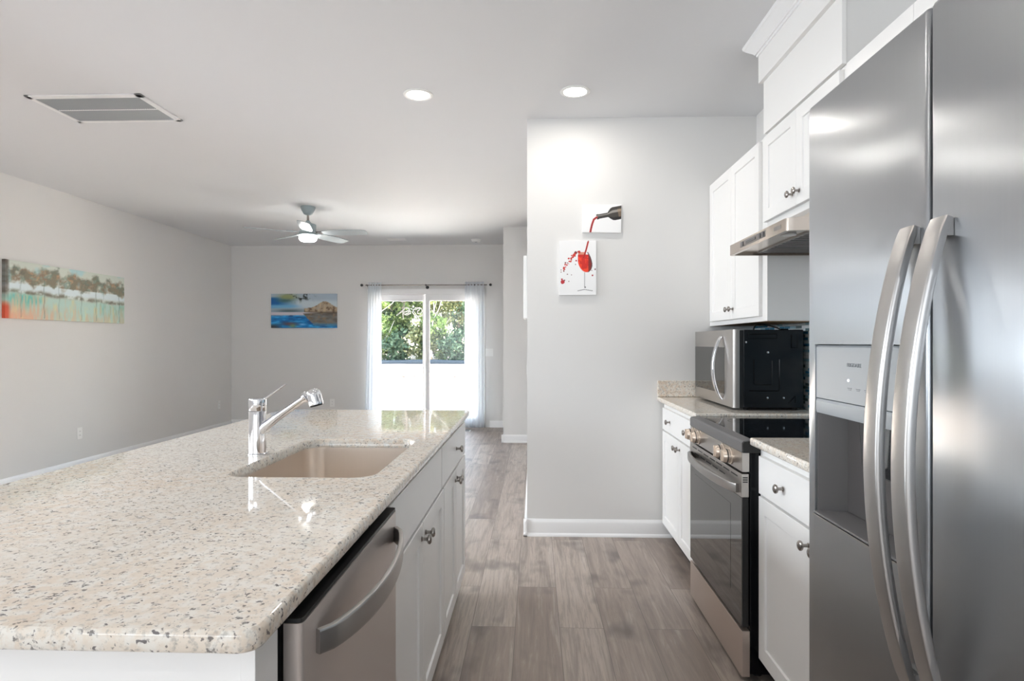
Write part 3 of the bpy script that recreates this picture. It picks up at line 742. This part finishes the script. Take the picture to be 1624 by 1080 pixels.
# return air grille
t = thing('return_air_grille', (-2.67, 3.75, CE), 'large white framed return air grille with grey louvres in the ceiling', 'vent')
gx0, gx1, gy0, gy1 = -3.035, -2.325, 3.545, 3.99
fr = MB()
for a in ((gx0, gx1, gy0, gy0+.045), (gx0, gx1, gy1-.03, gy1), (gx0, gx0+.03, gy0, gy1), (gx1-.04, gx1, gy0, gy1)): fr.box(*a, CE-.009, CE-.0005)
fr.box(gx0+.03, gx1-.04, 3.772, 3.784, CE-.008, CE-.0005)
fr.build('frame', 'trim', t, bevel=.002)
box(gx0+.028, gx1-.038, gy0+.043, gy1-.028, CE-.0025, CE-.0008).build('filter', 'gray_dark', t)
m = MB()
for k in range(46):
    x = gx0+.034+k*.0142
    if x < gx1-.045:
        for y0, y1 in ((gy0+.046, 3.771), (3.785, gy1-.031)):
            m.add([(x, y0, CE-.008), (x+.007, y0, CE-.003), (x+.008, y0, CE-.003), (x+.001, y0, CE-.008), (x, y1, CE-.008), (x+.007, y1, CE-.003), (x+.008, y1, CE-.003), (x+.001, y1, CE-.008)],
                  [(0,1,2,3),(4,7,6,5),(0,4,5,1),(1,5,6,2),(2,6,7,3),(3,7,4,0)])
m.build('louvres', 'gray_plastic', t)
# small supply vent far, smoke detector
t = thing('supply_vent', (-1.96, 8.68, CE), 'small flat white supply vent in the ceiling near the sliding door', 'vent')
box(-2.09, -1.83, 8.60, 8.76, CE-.006, CE-.0005).build('frame', 'trim', t, bevel=.002)
m = MB()
for k in range(6): m.box(-2.07, -1.85, 8.618+k*.022, 8.626+k*.022, CE-.010, CE-.0062)
m.build('louvres', 'trim', t)
t = thing('smoke_detector', (-.833, 8.75, CE), 'round white smoke detector on the ceiling above the right curtain', 'smoke detector')
MB().lathe((-.833, 8.75, CE), (0, 0, -1), [(.07, 0), (.07, .008), (.062, .012), (.060, .026), (.05, .034), (0, .036)], 28).build('housing', 'plastic', t)
MB().lathe((-.833, 8.75, CE-.036), (0, 0, -1), [(.018, 0), (.016, .003), (0, .004)], 14).build('test_button', 'gray_plastic', t)
# ceiling fan
FXX, FYY = -2.452, 6.575
t = thing('ceiling_fan', (FXX, FYY, CE), 'five-bladed silver ceiling fan with a lit drum light in the living area', 'ceiling fan')
MAT['fan_metal'] = simple('fan_satin_nickel', rgb(158, 172, 176), .5, .2)
MAT['fan_blade'] = simple('fan_silver_blade', rgb(168, 176, 180), .4, .2)
MB().lathe((FXX, FYY, CE), (0, 0, -1), [(.078, 0), (.078, .012), (.068, .04), (.045, .08), (.025, .09), (.02, .092)], 30).build('canopy', 'fan_metal', t)
MB().cyl((FXX, FYY, CE-.085), (FXX, FYY, CE-.17), .0125, 14).build('downrod', 'nickel', t)
MB().lathe((FXX, FYY, CE-.150), (0, 0, -1), [(.018, 0), (.022, .01), (.045, .035), (.080, .04), (.085, .046), (.085, .115), (.09, .12), (.09, .135), (.03, .14)], 32).build('motor_housing', 'fan_metal', t)
MB().lathe((FXX, FYY, CE-.292), (0, 0, -1), [(.095, 0), (.098, .012), (.094, .02)], 32).build('light_ring', 'fan_metal', t)
MB().lathe((FXX, FYY, CE-.312), (0, 0, -1), [(.092, 0), (.094, .015), (.090, .045), (.07, .062), (0, .066)], 32).build('light_shade', 'lamp_fan', t)
for k in range(5):
    a = math.radians(-2+72*k); ca, sa = math.cos(a), math.sin(a); pitch = math.radians(-13)
    def W_(r, w, h=0.0): return (FXX+r*ca-w*sa, FYY+r*sa+w*ca, CE-.288+w*math.sin(pitch)+h)
    m = MB(); prof = [(.16, .035), (.20, .055), (.32, .068), (.50, .066), (.60, .060), (.635, .052), (.650, .036)]
    rs = []
    for r, hw in prof: rs.append([W_(r, -hw), W_(r, 0, .003), W_(r, hw), W_(r, hw, .006), W_(r, 0, .009), W_(r, -hw, .006)])
    bl = m.rings(rs).build('blade', 'fan_blade', t, smooth=50)
    MB().rings([[W_(r, -w_, .006), W_(r, w_, .006), W_(r, w_, .012), W_(r, -w_, .012)] for r, w_ in ((.07, .012), (.13, .014), (.17, .03), (.22, .028))]).build('blade_arm', 'black' if k == 0 else 'fan_metal', bl)

# ------------------------------------------------------------------ outlets, switches, register
def plate(kind, c, axis, sgn, label, wdt=.072, hgt=.117, n=1):
    """axis: wall normal; c: centre on the wall surface"""
    cx, cy, cz = c
    t = thing(kind, c, label, 'outlet' if 'outlet' in kind else 'light switch')
    def bx(u0, u1, z0, z1, d0, d1):
        if axis == 'x': return box(cx+sgn*d0, cx+sgn*d1, cy+u0, cy+u1, cz+z0, cz+z1)
        return box(cx+u0, cx+u1, cy+sgn*d0, cy+sgn*d1, cz+z0, cz+z1)
    bx(-wdt/2, wdt/2, -hgt/2, hgt/2, .0003, .005).build('cover_plate', 'plastic', t, bevel=.002)
    for i in range(n):
        u = (i-(n-1)/2)*.046
        if 'outlet' in kind:
            for z in (-.020, .020):
                f_ = bx(u-.0165, u+.0165, z-.014, z+.014, .005, .0065).build('socket', 'plastic', t, bevel=.001)
                s1 = MB()
                for q in (-.0065, .0065): s1.v += []; bb = bx(u+q-.0012, u+q+.0012, z-.004, z+.005, .0065, .0070); s1.add(bb.v, bb.f)
                s1.build('slots', 'slot', f_)
        else: bx(u-.0165, u+.0165, -.033, .033, .005, .008).build('rocker', 'plastic', t, bevel=.002)
    return t
plate('wall_outlet', (XL, 6.068, .35), 'x', 1, 'white outlet low on the left wall, below the long tree painting')
plate('wall_outlet', (XL, 8.822, .36), 'x', 1, 'white outlet low on the left wall, close to the far corner')
plate('wall_outlet', (-3.058, YB, .357), 'y', -1, 'white outlet low on the back wall, left of the sliding door')
plate('light_switch', (-.677, YB, 1.122), 'y', -1, 'white double light switch on the back wall, right of the curtain', .118, .117, 2)
plate('light_switch', (XP, 4.45, 1.075), 'x', -1, 'white light switch seen edge-on on the side of the kitchen wall', .072, .12, 1)
t = thing('wall_panel', (XP, 5.13, 1.71), 'white flat panel seen edge-on high on the side of the kitchen wall', 'panel')
box(XP-.012, XP-.0005, 4.98, 5.28, 1.455, 1.985).build('frame', 'trim', t, bevel=.002)
box(XP-.042, XP-.0125, 4.99, 5.27, 1.465, 1.975).build('cover', 'plastic', t, bevel=.003)
t = thing('floor_register', (-1.05, 8.78, 0), 'white floor register by the right curtain at the sliding door', 'vent')
box(-1.22, -.915, 8.72, 8.86, .0005, .006).build('frame', 'trim', t, bevel=.002)
m = MB()
for k in range(9): m.box(-1.20, -.935, 8.735+k*.0125, 8.739+k*.0125, .0062, .008)
m.build('louvres', 'gray_plastic', t)

# ------------------------------------------------------------------ pictures
def vnoise(seed, u, v, fu, fv, octs=3):
    rng = np.random.RandomState(seed); out = np.zeros_like(u); amp = 1; tot = 0
    for o in range(octs):
        g_ = rng.rand(64, 64); x = u*fu*(2**o); y = v*fv*(2**o)
        xi = np.floor(x).astype(int); yi = np.floor(y).astype(int); xf = x-xi; yf = y-yi
        xf = xf*xf*(3-2*xf); yf = yf*yf*(3-2*yf); g0 = lambda a, b_: g_[a % 64, b_ % 64]
        out += amp*((g0(xi, yi)*(1-xf)+g0(xi+1, yi)*xf)*(1-yf)+(g0(xi, yi+1)*(1-xf)+g0(xi+1, yi+1)*xf)*yf); tot += amp; amp *= .55
    return out/tot
def lerp(c, col, a):
    a = np.clip(a, 0, 1)[..., None]; return c*(1-a)+np.array(col, float)*a
def sm(x, a, b_): return np.clip((x-a)/(b_-a), 0, 1)
def canvas(name, origin, du, dv, nrm, th, nu, nv, paint, label, rot=0, cat='painting', group=None, edge=None):
    """origin = lower left of the front face, du / dv = edge vectors"""
    O = Vector(origin); DU = Vector(du); DV = Vector(dv); N = Vector(nrm)
    C0 = O+DU*.5+DV*.5; vs = []; fs = []
    us, vv = np.meshgrid(np.linspace(0, 1, nu+1), np.linspace(0, 1, nv+1)); col = paint(us, vv)
    if rot:
        q = Matrix.Rotation(rot, 3, N); DU = q @ DU; DV = q @ DV; O = C0-DU*.5-DV*.5
    P = [O+DU*float(a)+DV*float(b_) for b_ in np.linspace(0, 1, nv+1) for a in np.linspace(0, 1, nu+1)]
    idx = lambda i, j: j*(nu+1)+i
    for j in range(nv):
        for i in range(nu): fs.append((idx(i, j), idx(i+1, j), idx(i+1, j+1), idx(i, j+1)))
    cl = [tuple(c_) for c_ in col.reshape(-1, 3)]
    # sides continue the colour of the border
    per = [idx(i, 0) for i in range(nu)]+[idx(nu, j) for j in range(nv)]+[idx(i, nv) for i in range(nu, 0, -1)]+[idx(0, j) for j in range(nv, 0, -1)]
    base = len(P); front = len(P)
    for k in per:
        P.append(P[k].copy()); cl.append(cl[k] if edge is None else edge)
    for k in per:
        P.append(P[k]-N*th); cl.append(cl[k] if edge is None else edge)
    n = len(per)
    for a in range(n):
        b2 = (a+1) % n; fs.append((base+a, base+n+a, base+n+b2, base+b2))
    fs.append(tuple(base+n+a for a in range(n)))
    root = thing(name, tuple(C0-N*th), label, cat, group)
    mb = MB(); mb.add(P, fs)
    off = root.location
    me = bpy.data.meshes.new('canvas'); me.from_pydata([tuple(Vector(p)-off) for p in mb.v], [], mb.f)
    at = me.color_attributes.new('paint', 'FLOAT_COLOR', 'POINT')
    buf = np.ones((len(cl), 4), np.float32); c255 = np.clip(np.array(cl)/255.0, 0, 1)
    buf[:, :3] = np.where(c255 <= .04045, c255/12.92, ((c255+.055)/1.055)**2.4)
    at.data.foreach_set('color', buf.ravel()); me.materials.append(MAT['canvas'])
    o = bpy.data.objects.new('canvas', me); COL.objects.link(o); o.parent = root
    return root
def paint_trees(u, v):
    c = np.zeros(u.shape+(3,))+np.array([206, 214, 204.])
    n1 = vnoise(1, u, v, 16, 9, 4); n2 = vnoise(2, u, v, 34, 16, 4); n3 = vnoise(3, u, v, 70, 4, 3); n4 = vnoise(4, u, v, 9, 3); n5 = vnoise(5, u, v, 26, 10, 4)
    c = lerp(c, (220, 233, 236), sm(v, .42, .50)*(1-sm(v, .62, .72)))
    crowns = np.zeros_like(u)
    for k, q in enumerate((.06, .12, .20, .27, .35, .42, .50, .58, .64, .71, .78, .85, .91, .97)):
        hgt = .74+.05*math.sin(k*2.3)-.03*q; crowns = np.maximum(crowns, np.exp(-((u-q-.02*(n4-.5))/.062)**2-((v-hgt)/.17)**2))
    m = (crowns*.8+.22*(v > .6))*(.30+1.15*n5)
    c = lerp(c, (158, 152, 134), sm(m, .34, .62)*.9); c = lerp(c, (118, 140, 126), sm(m*n2, .26, .42)*.75)
    c = lerp(c, (134, 112, 92), sm(m*(1-n2), .30, .44)*.8); c = lerp(c, (196, 156, 122), sm(m*n5, .36, .46)*.7); c = lerp(c, (96, 108, 98), sm(m*n5*(1-n1)*2, .30, .42)*.6)
    c = lerp(c, (150, 208, 222), sm(n4, .62, .75)*sm(v, .45, .6)*.5)
    sh = .45-.06*u+.05*n1; shore = np.exp(-((v-sh)/.04)**2)
    c = lerp(c, (142, 150, 136), shore*sm(n2+.2*n5, .42, .62)); c = lerp(c, (112, 104, 90), shore*sm(n5, .52, .64)*.7)
    low = 1-sm(v-sh+.0*u, -.07, -.01)
    c = lerp(c, (184, 212, 202), low); c = lerp(c, (112, 192, 184), low*sm(n4+.25*n3, .62, .8)*sm(v, .1, .3)); c = lerp(c, (92, 190, 168), low*sm(n3, .5, .68)*sm(u, .55, .8)*.9)
    c = lerp(c, (208, 192, 166), low*sm(n3+.35*n4-.5*v, .48, .72)*.85); c = lerp(c, (224, 168, 140), low*(1-sm(u, .05, .5))*(1-sm(v, .06, .30))*(.3+.9*n3)); c = lerp(c, (222, 210, 160), low*sm(vnoise(9, u, v, 34, 4), .6, .78)*.6)
    for q, w_ in ((.105, .6), (.275, .9), (.39, .5), (.58, .6), (.715, .8), (.79, .3), (.945, .9)):
        tr = np.exp(-((u-q-.003*np.sin(v*20))/.0028)**2)*(v < .72)*(v > .02); c = lerp(c, (92, 112, 104), tr*w_*.75)
    c = lerp(c, (92, 80, 70), (1-sm(u, .014, .03))*sm(v, .3, .5)*.85*(.5+.8*n2)); c = lerp(c, (206, 84, 54), (1-sm(u, .015, .04))*(1-sm(v, .2, .32)))
    return c
canvas('painting', (XL+.032, 5.158, 1.481), (0, 1.545, 0), (0, 0, .512), (1, 0, 0), .031, 170, 60, paint_trees, 'long canvas painting of slender trees in teal and brown on the left wall')
def paint_lake(u, v):
    c = np.zeros(u.shape+(3,))+np.array([170, 186, 200.])
    n1 = vnoise(11, u, v, 8, 6); n2 = vnoise(12, u, v, 22, 14); n3 = vnoise(13, u, v, 10, 26)
    c = lerp(c, (196, 210, 216), sm(v, .55, .62)*(1-sm(v, .75, .85)))
    c = lerp(c, (20, 96, 168), (1-sm(u, .1, .42))*sm(v, .55, .68)*(1-sm(v, .86, .92)))
    c = lerp(c, (110, 176, 214), (1-sm(u, .3, .5))*np.exp(-((v-.63)/.05)**2))
    c = lerp(c, (150, 160, 112), np.exp(-((u-.25)/.13)**2-((v-.9)/.10)**2)*1.3); c = lerp(c, (70, 110, 110), np.exp(-((u-.2)/.10)**2-((v-.80)/.05)**2))
    c = lerp(c, (50, 56, 52), sm(n2, .55, .7)*np.exp(-((u-.45)/.14)**2-((v-.92)/.12)**2)*1.5)
    c = lerp(c, (80, 98, 100), np.exp(-((u-.28)/.22)**2-((v-.5)/.05)**2)*.9)
    hill = .58+.20*np.exp(-((u-.82)/.13)**2); inh = (u > .5)*(v < hill)*(v > .43)
    c = lerp(c, (168, 146, 118), inh*(.5+.8*n2)); c = lerp(c, (112, 92, 72), inh*sm(n2, .5, .62)); c = lerp(c, (196, 176, 144), inh*sm(vnoise(15, u, v, 20, 3), .6, .75)); c = lerp(c, (84, 74, 62), inh*(1-sm(v, .43, .5)))
    refl = (u > .48+.5*(.43-v))*(v <= .43)*(v > .02)*sm(v, .0, .16)
    c = lerp(c, (206, 200, 208), (v <= .46)*(v > .34)*(1-sm(u, .5, .75)))
    c = lerp(c, (98, 92, 82), refl*(.45+.8*n3)); c = lerp(c, (138, 118, 96), refl*sm(n2, .55, .7)*.8)
    wat = (v < .38)*(1-refl)
    c = lerp(c, (10, 116, 186), wat*sm(.45-v+.1*n1, .08, .2)); c = lerp(c, (60, 170, 228), wat*sm(n3, .55, .72)); c = lerp(c, (24, 70, 124), wat*sm(n3, .2, .35)*.0+wat*(1-sm(n3, .3, .42))*.7)
    c = lerp(c, (96, 70, 80), np.exp(-((u-.28)/.12)**2-((v-.12)/.05)**2)*1.1); c = lerp(c, (120, 150, 110), np.exp(-((u-.33)/.05)**2-((v-.06)/.05)**2)); c = lerp(c, (60, 66, 72), (1-sm(u, .05, .18))*(1-sm(v, .05, .14)))
    c = lerp(c, (120, 190, 240), np.exp(-((u-.48)/.06)**2-((v-.1)/.03)**2))
    return c
canvas('painting', (-3.985, YB-.032, 1.492), (1.004, 0, 0), (0, 0, .516), (0, -1, 0), .031, 110, 60, paint_lake, 'canvas painting of a blue lake and autumn shore on the back wall')
def seg(u, v, pts, asp):
    """distance in width units to a polyline"""
    d = np.full(u.shape, 9.)
    for (a, b_), (c_, e_) in zip(pts[:-1], pts[1:]):
        ax, ay, bx, by = a, b_*asp, c_, e_*asp; px, py = u, v*asp
        L = (bx-ax)**2+(by-ay)**2+1e-9; tt = np.clip(((px-ax)*(bx-ax)+(py-ay)*(by-ay))/L, 0, 1)
        d = np.minimum(d, np.hypot(px-ax-tt*(bx-ax), py-ay-tt*(by-ay)))
    return d
def paint_glass(u, v):
    asp = .355/.240; c = np.zeros(u.shape+(3,))+np.array([240, 240, 240.]); n = vnoise(21, u, v, 14, 20)
    cx, cy = .70, .60; dx = (u-cx)/.19; dy = (v-cy)/.185
    wdt = np.where(dy > 0, 1-.32*dy**2, np.sqrt(np.clip(1-dy**2, 0, 1)))
    body = (np.abs(dx+.25*dy) < wdt)*(np.abs(dy) < 1)
    c = lerp(c, (205, 40, 30), body*(v < .74)); c = lerp(c, (240, 70, 40), body*(v < .70)*sm(n, .45, .6)); c = lerp(c, (110, 40, 40), body*(dx > .45)*.8*(n > .3)); c = lerp(c, (90, 70, 72), body*(dx+.25*dy > wdt-.18)*.8)
    c = lerp(c, (215, 120, 90), body*(v >= .74)*(dx < .1)*.8)
    s_ = seg(u, v, [(.79, 1.0), (.74, .86), (.66, .68)], asp); c = lerp(c, (200, 44, 34), (s_ < .022)*(v < .985)); c = lerp(c, (120, 30, 30), (s_ < .008))
    c = lerp(c, (150, 150, 152), (np.abs(u-.685) < .007)*(v < .42)*(v > .13)); c = lerp(c, (110, 110, 112), (seg(u, v, [(.5, .075), (.68, .10), (.9, .075)], asp) < .008)*1.)
    c = lerp(c, (110, 110, 112), (np.hypot(u-.70, (v-.14)*asp) < .022)*1.)
    rng = np.random.RandomState(5)
    for k in range(42):
        tt = k/41; x = .50-.42*tt+.02*rng.randn(); y = .80-.36*tt**1.1+.022*rng.randn(); r = .010+.016*rng.rand()
        if tt < .12: r *= 1.7
        c = lerp(c, (196, 52, 40) if rng.rand() > .3 else (120, 50, 52), (np.hypot(u-x, (v-y)*asp) < r)*1.)
    for x, y, r in ((.09, .24, .055), (.07, .29, .025), (.14, .27, .02), (.26, .25, .014), (.22, .38, .016), (.33, .37, .012), (.46, .63, .022), (.44, .56, .014), (.90, .36, .022), (.97, .47, .02), (.88, .45, .012), (.05, .42, .014)):
        c = lerp(c, (186, 44, 54) if r > .02 else (110, 50, 56), (np.hypot(u-x, (v-y)*asp) < r)*1.)
    return c
canvas('wall_art', (.162, YP-.022, 1.579), (.240, 0, 0), (0, 0, .355), (0, -1, 0), .021, 120, 176, paint_glass, 'white canvas of a splashing red wine glass, the lower one on the plain kitchen wall', 0, 'wall art', None, (236, 236, 236))
def paint_bottle(u, v):
    asp = .182/.250; c = np.zeros(u.shape+(3,))+np.array([240, 240, 240.])
    # neck from (.36,.52) to (.72,.66), shoulder widening to the right edge
    ax = np.array([.36, .55*asp]); d_ = np.array([1, .20]); d_ = d_/np.hypot(*d_); px = u-ax[0]; py = v*asp-ax[1]
    t_ = px*d_[0]+py*d_[1]; s_ = -px*d_[1]+py*d_[0]
    r = np.where(t_ < .30, .058, np.where(t_ < .46, .058+.115*np.sin(np.clip((t_-.30)/.16, 0, 1)*PI/2), .173)); r = np.where(t_ < .06, .066, r)
    b_ = (t_ > 0)*(np.abs(s_) < r); c = lerp(c, (66, 62, 58), b_); c = lerp(c, (150, 146, 140), b_*(np.abs(s_-.35*r) < .18*r)); c = lerp(c, (36, 34, 34), b_*(s_ < -.55*r))
    c = lerp(c, (170, 140, 110), b_*(t_ > .57)*(np.abs(s_) < .6*r)*.5)
    w_ = seg(u, v, [(.365, .54), (.29, .46), (.25, .30), (.22, .12), (.205, 0)], asp); c = lerp(c, (188, 48, 44), (w_ < .026)); c = lerp(c, (110, 26, 30), (w_ < .009))
    return c
canvas('wall_art', (.314, YP-.022, 1.986), (.250, 0, 0), (0, 0, .182), (0, -1, 0), .021, 130, 96, paint_bottle, 'small white canvas of a pouring wine bottle, above the wine glass canvas', math.radians(-.8), 'wall art', None, (236, 236, 236))

# ------------------------------------------------------------------ outside
def ground_mat(name, c1, c2, sc):
    t = NT(name); t.bsdf(None, .9); v = t.coord(); n = t.noise(v, sc, 5, .6)
    t.link(t.ramp(n, [(.35, c1), (.65, c2)]), t.b.inputs['Base Color']); t.bump(n, .4, .03); return t.m
MAT['dirt'] = ground_mat('pale_sandy_soil', rgb(214, 190, 172), rgb(232, 214, 200), .6)
MAT['concrete'] = ground_mat('patio_concrete', rgb(205, 203, 198), rgb(218, 216, 212), 3)
MAT['bark'] = ground_mat('tree_bark', rgb(96, 88, 80), rgb(142, 134, 126), 9)
MAT['bark_pale'] = ground_mat('pale_tree_bark', rgb(170, 168, 164), rgb(205, 203, 200), 9)
MAT['silt'] = simple('dark_silt_fence_fabric', rgb(52, 60, 66), .8)
MAT['wood'] = simple('wooden_stake', rgb(150, 120, 90), .8)
def leaf(name, a, b_, c_):
    t = NT(name); g_ = t.add('ShaderNodeNewGeometry')
    col = t.ramp(g_.outputs['Random Per Island'], [(0, a), (.5, b_), (1, c_)])
    d = t.add('ShaderNodeBsdfDiffuse'); tl = t.add('ShaderNodeBsdfTranslucent'); mx = t.add('ShaderNodeMixShader'); mx.inputs[0].default_value = .4
    t.link(col, d.inputs[0]); t.link(col, tl.inputs[0]); t.link(d.outputs[0], mx.inputs[1]); t.link(tl.outputs[0], mx.inputs[2]); t.link(mx.outputs[0], t.out.inputs[0]); return t.m
MAT['leaf0'] = leaf('broad_green_leaves', rgb(59, 73, 47), rgb(86, 105, 67), rgb(125, 141, 93))
MAT['leaf1'] = leaf('olive_leaves', rgb(69, 76, 54), rgb(100, 107, 77), rgb(141, 145, 109))
MAT['leaf2'] = leaf('blue_green_needles', rgb(50, 68, 55), rgb(77, 98, 79), rgb(110, 129, 105))
MAT['leaf3'] = leaf('bright_green_leaves', rgb(84, 110, 58), rgb(116, 141, 81), rgb(154, 172, 112))
# ground: flat pad, low bank up to the wood
gxs = [-30, 20]; prof = [(YB+.15, -.12), (12, -.14), (24.6, -.17), (25.0, -.06), (25.5, -.02), (29.3, .22), (34, .6), (60, 1.2)]
m = MB(); m.rings([[(x, y, z) for y, z in prof]+[(x, y, z-.4) for y, z in reversed(prof)] for x in gxs])
o = m.build('yard_ground', 'dirt', None, smooth=60); tag(o, None, None, None, 'structure')
o = box(-3.6, .4, YB+.16, YB+2.8, -.115, -.03).build('patio_slab', 'concrete', None, bevel=.01); o['kind'] = 'structure'
rnd = random.Random(4)
cr = MB()
for k in range(150):
    x = -15+k*.13+rnd.uniform(-.1, .1); y = 24.95+rnd.uniform(-.15, .15); r = rnd.uniform(.04, .13)
    cr.lathe((x, y, -.085), (0, 0, 1), [(r, 0), (r*.8, r*.5), (0, r*.8)], 6)
o = cr.build('clods', 'bark', None); tag(o, 'row of dark clods along the step in the pale yard soil', 'soil', None, 'stuff')
fe = thing('silt_fence', (-7, 29.6, .22), 'low dark silt fence at the foot of the trees', 'fence')
vs = []; 
for i in range(61):
    x = -20+i*.5; y = 29.6+.05*math.sin(i*1.7); vs += [(x, y, .20), (x, y, .44+.02*math.sin(i*.9))]
MB().add(vs, [(2*i, 2*i+2, 2*i+3, 2*i+1) for i in range(60)]).build('fabric', 'silt', fe, solid=.01)
for i in range(0, 61, 5): box(-20+i*.5-.02, -20+i*.5+.02, 29.66, 29.70, .2, .6).build('stake', 'wood', fe)
def leaf_mesh(name, n, rx, rz, z0, size, seed, mat):
    r_ = np.random.RandomState(seed); vs = []; fs = []
    # leaves gathered in clumps
    cl = []
    for k in range(max(8, n//60)):
        a = r_.rand()*2*PI; q = r_.rand()**.5; zz = r_.rand(); w_ = math.sin(PI*min(max(zz, .04), .97))**.6
        cl.append((rx*q*w_*math.cos(a), rx*q*w_*math.sin(a), z0+rz*zz))
    for k in range(n):
        c_ = cl[r_.randint(len(cl))]; p = np.array(c_)+r_.randn(3)*np.array([.42, .42, .32])*rx*.36
        p[2] = max(p[2], .12)
        u_ = r_.randn(3); u_ /= np.linalg.norm(u_); w2 = np.cross(u_, r_.randn(3)); w2 /= np.linalg.norm(w2)
        s_ = size*(.6+.8*r_.rand()); i0 = len(vs)
        vs += [tuple(p-u_*s_), tuple(p+w2*s_*.5), tuple(p+u_*s_), tuple(p-w2*s_*.5)]; fs.append((i0, i0+1, i0+2, i0+3))
    me = bpy.data.meshes.new(name); me.from_pydata(vs, [], fs); me.materials.append(MAT[mat]); return me
LM = [leaf_mesh('foliage', 5200, 1.35, 6.8, 1.7, .11, 1, 'leaf0'), leaf_mesh('foliage', 4600, 1.25, 7.0, 2.0, .10, 2, 'leaf1'), leaf_mesh('foliage', 5200, 1.15, 8.0, 1.0, .10, 3, 'leaf2'), leaf_mesh('foliage', 1800, .7, 3.0, .6, .10, 4, 'leaf3')]
TM = []
for k, (r, hh, mt) in enumerate(((.13, 9, 'bark'), (.10, 9, 'bark_pale'), (.11, 9.5, 'bark'), (.05, 4.4, 'bark_pale'))):
    pts = [(.12*math.sin(i*.9+k), .1*math.cos(i*.7+k), hh*i/8) for i in range(9)]
    m = MB().tube(pts, [r*(1-.08*i) for i in range(9)], 8)
    for i in range(2, 8):
        a = i*2.4+k; p = pts[i]; m.tube([p, (p[0]+.6*math.cos(a), p[1]+.6*math.sin(a), p[2]+.5), (p[0]+1.1*math.cos(a), p[1]+1.1*math.sin(a), p[2]+1.2)], [r*.35, r*.25, r*.1], 5)
    o = m.build('trunk', mt, None, smooth=60); TM.append(o.data); bpy.data.objects.remove(o)
BM = [leaf_mesh('foliage', 1500, 1.1, 1.5, .15, .10, 7, 'leaf0'), leaf_mesh('foliage', 1500, 1.2, 1.3, .15, .10, 8, 'leaf2'), leaf_mesh('foliage', 1300, 1.0, 1.6, .15, .10, 9, 'leaf1')]
kinds = [('leafy_tree', 'green leafy tree'), ('leafy_tree', 'olive pale-trunked tree'), ('pine_tree', 'tall blue-green tree'), ('young_tree', 'small bright green young tree')]
rows = [(32.0, [(-10.6, 2), (-8.7, 1), (-6.8, 0), (-4.9, 1), (-3.0, 2)], 'front row'), (34.6, [(-11.8, 0), (-9.7, 0), (-7.7, 2), (-5.8, 0), (-3.8, 1)], 'second row'),
        (37.4, [(-12.6, 1), (-10.6, 2), (-8.6, 0), (-6.6, 1), (-4.6, 2), (-2.6, 0)], 'third row'), (40.8, [(-13, 0), (-11, 1), (-9, 0), (-7, 0), (-5, 1), (-3, 2)], 'back row'),
        (30.75, [(-7.75, 3), (-5.2, 3)], 'edge of the wood')]
def gz(y): return .22+(y-29.3)/4.7*.38 if y < 34 else .6+(y-34)/26*.6
place = {0: ['at the left curtain', 'through the left pane', 'behind the meeting stile of the door', 'through the right pane', 'beyond the right curtain']}
ord_ = ['leftmost', 'second from left', 'third from left', 'fourth from left', 'fifth from left', 'sixth from left']
for ri, (y, tr, rn) in enumerate(rows):
    for k, (x, q) in enumerate(tr):
        pos = place[0][k] if ri == 0 else (['before the left pane trees', 'before the right pane trees'][k] if ri == 4 else ord_[k])
        r = thing(kinds[q][0], (x, y+.3*math.sin(k*2.7), gz(y)-.05), kinds[q][1]+(' outside, ' if ri == 4 else ' in the '+rn+' outside, ')+pos, 'tree', 'trees of the wood beyond the yard')
        for nm_, me_ in (('trunk', TM[q]), ('foliage', LM[q])):
            o = bpy.data.objects.new(nm_, me_); COL.objects.link(o); o.parent = r
        r.rotation_euler.z = k*1.3+ri; r.scale = (1, 1, 1+.12*math.sin(k*2.1+ri))
ordn = ['first', 'second', 'third', 'fourth', 'fifth', 'sixth', 'seventh', 'eighth']
for k in range(8):
    x = -11.0+k*1.05; y = 30.9+.35*math.sin(k*2.3)
    r = bpy.data.objects.new('shrub', BM[k % 3]); COL.objects.link(r); r.location = (x, y, gz(y)-.06); r.rotation_euler.z = k*1.9
    tag(r, ['green', 'blue-green', 'olive'][k % 3]+' shrub behind the silt fence, '+ordn[k]+' from the left', 'shrub', 'shrubs along the edge of the wood')
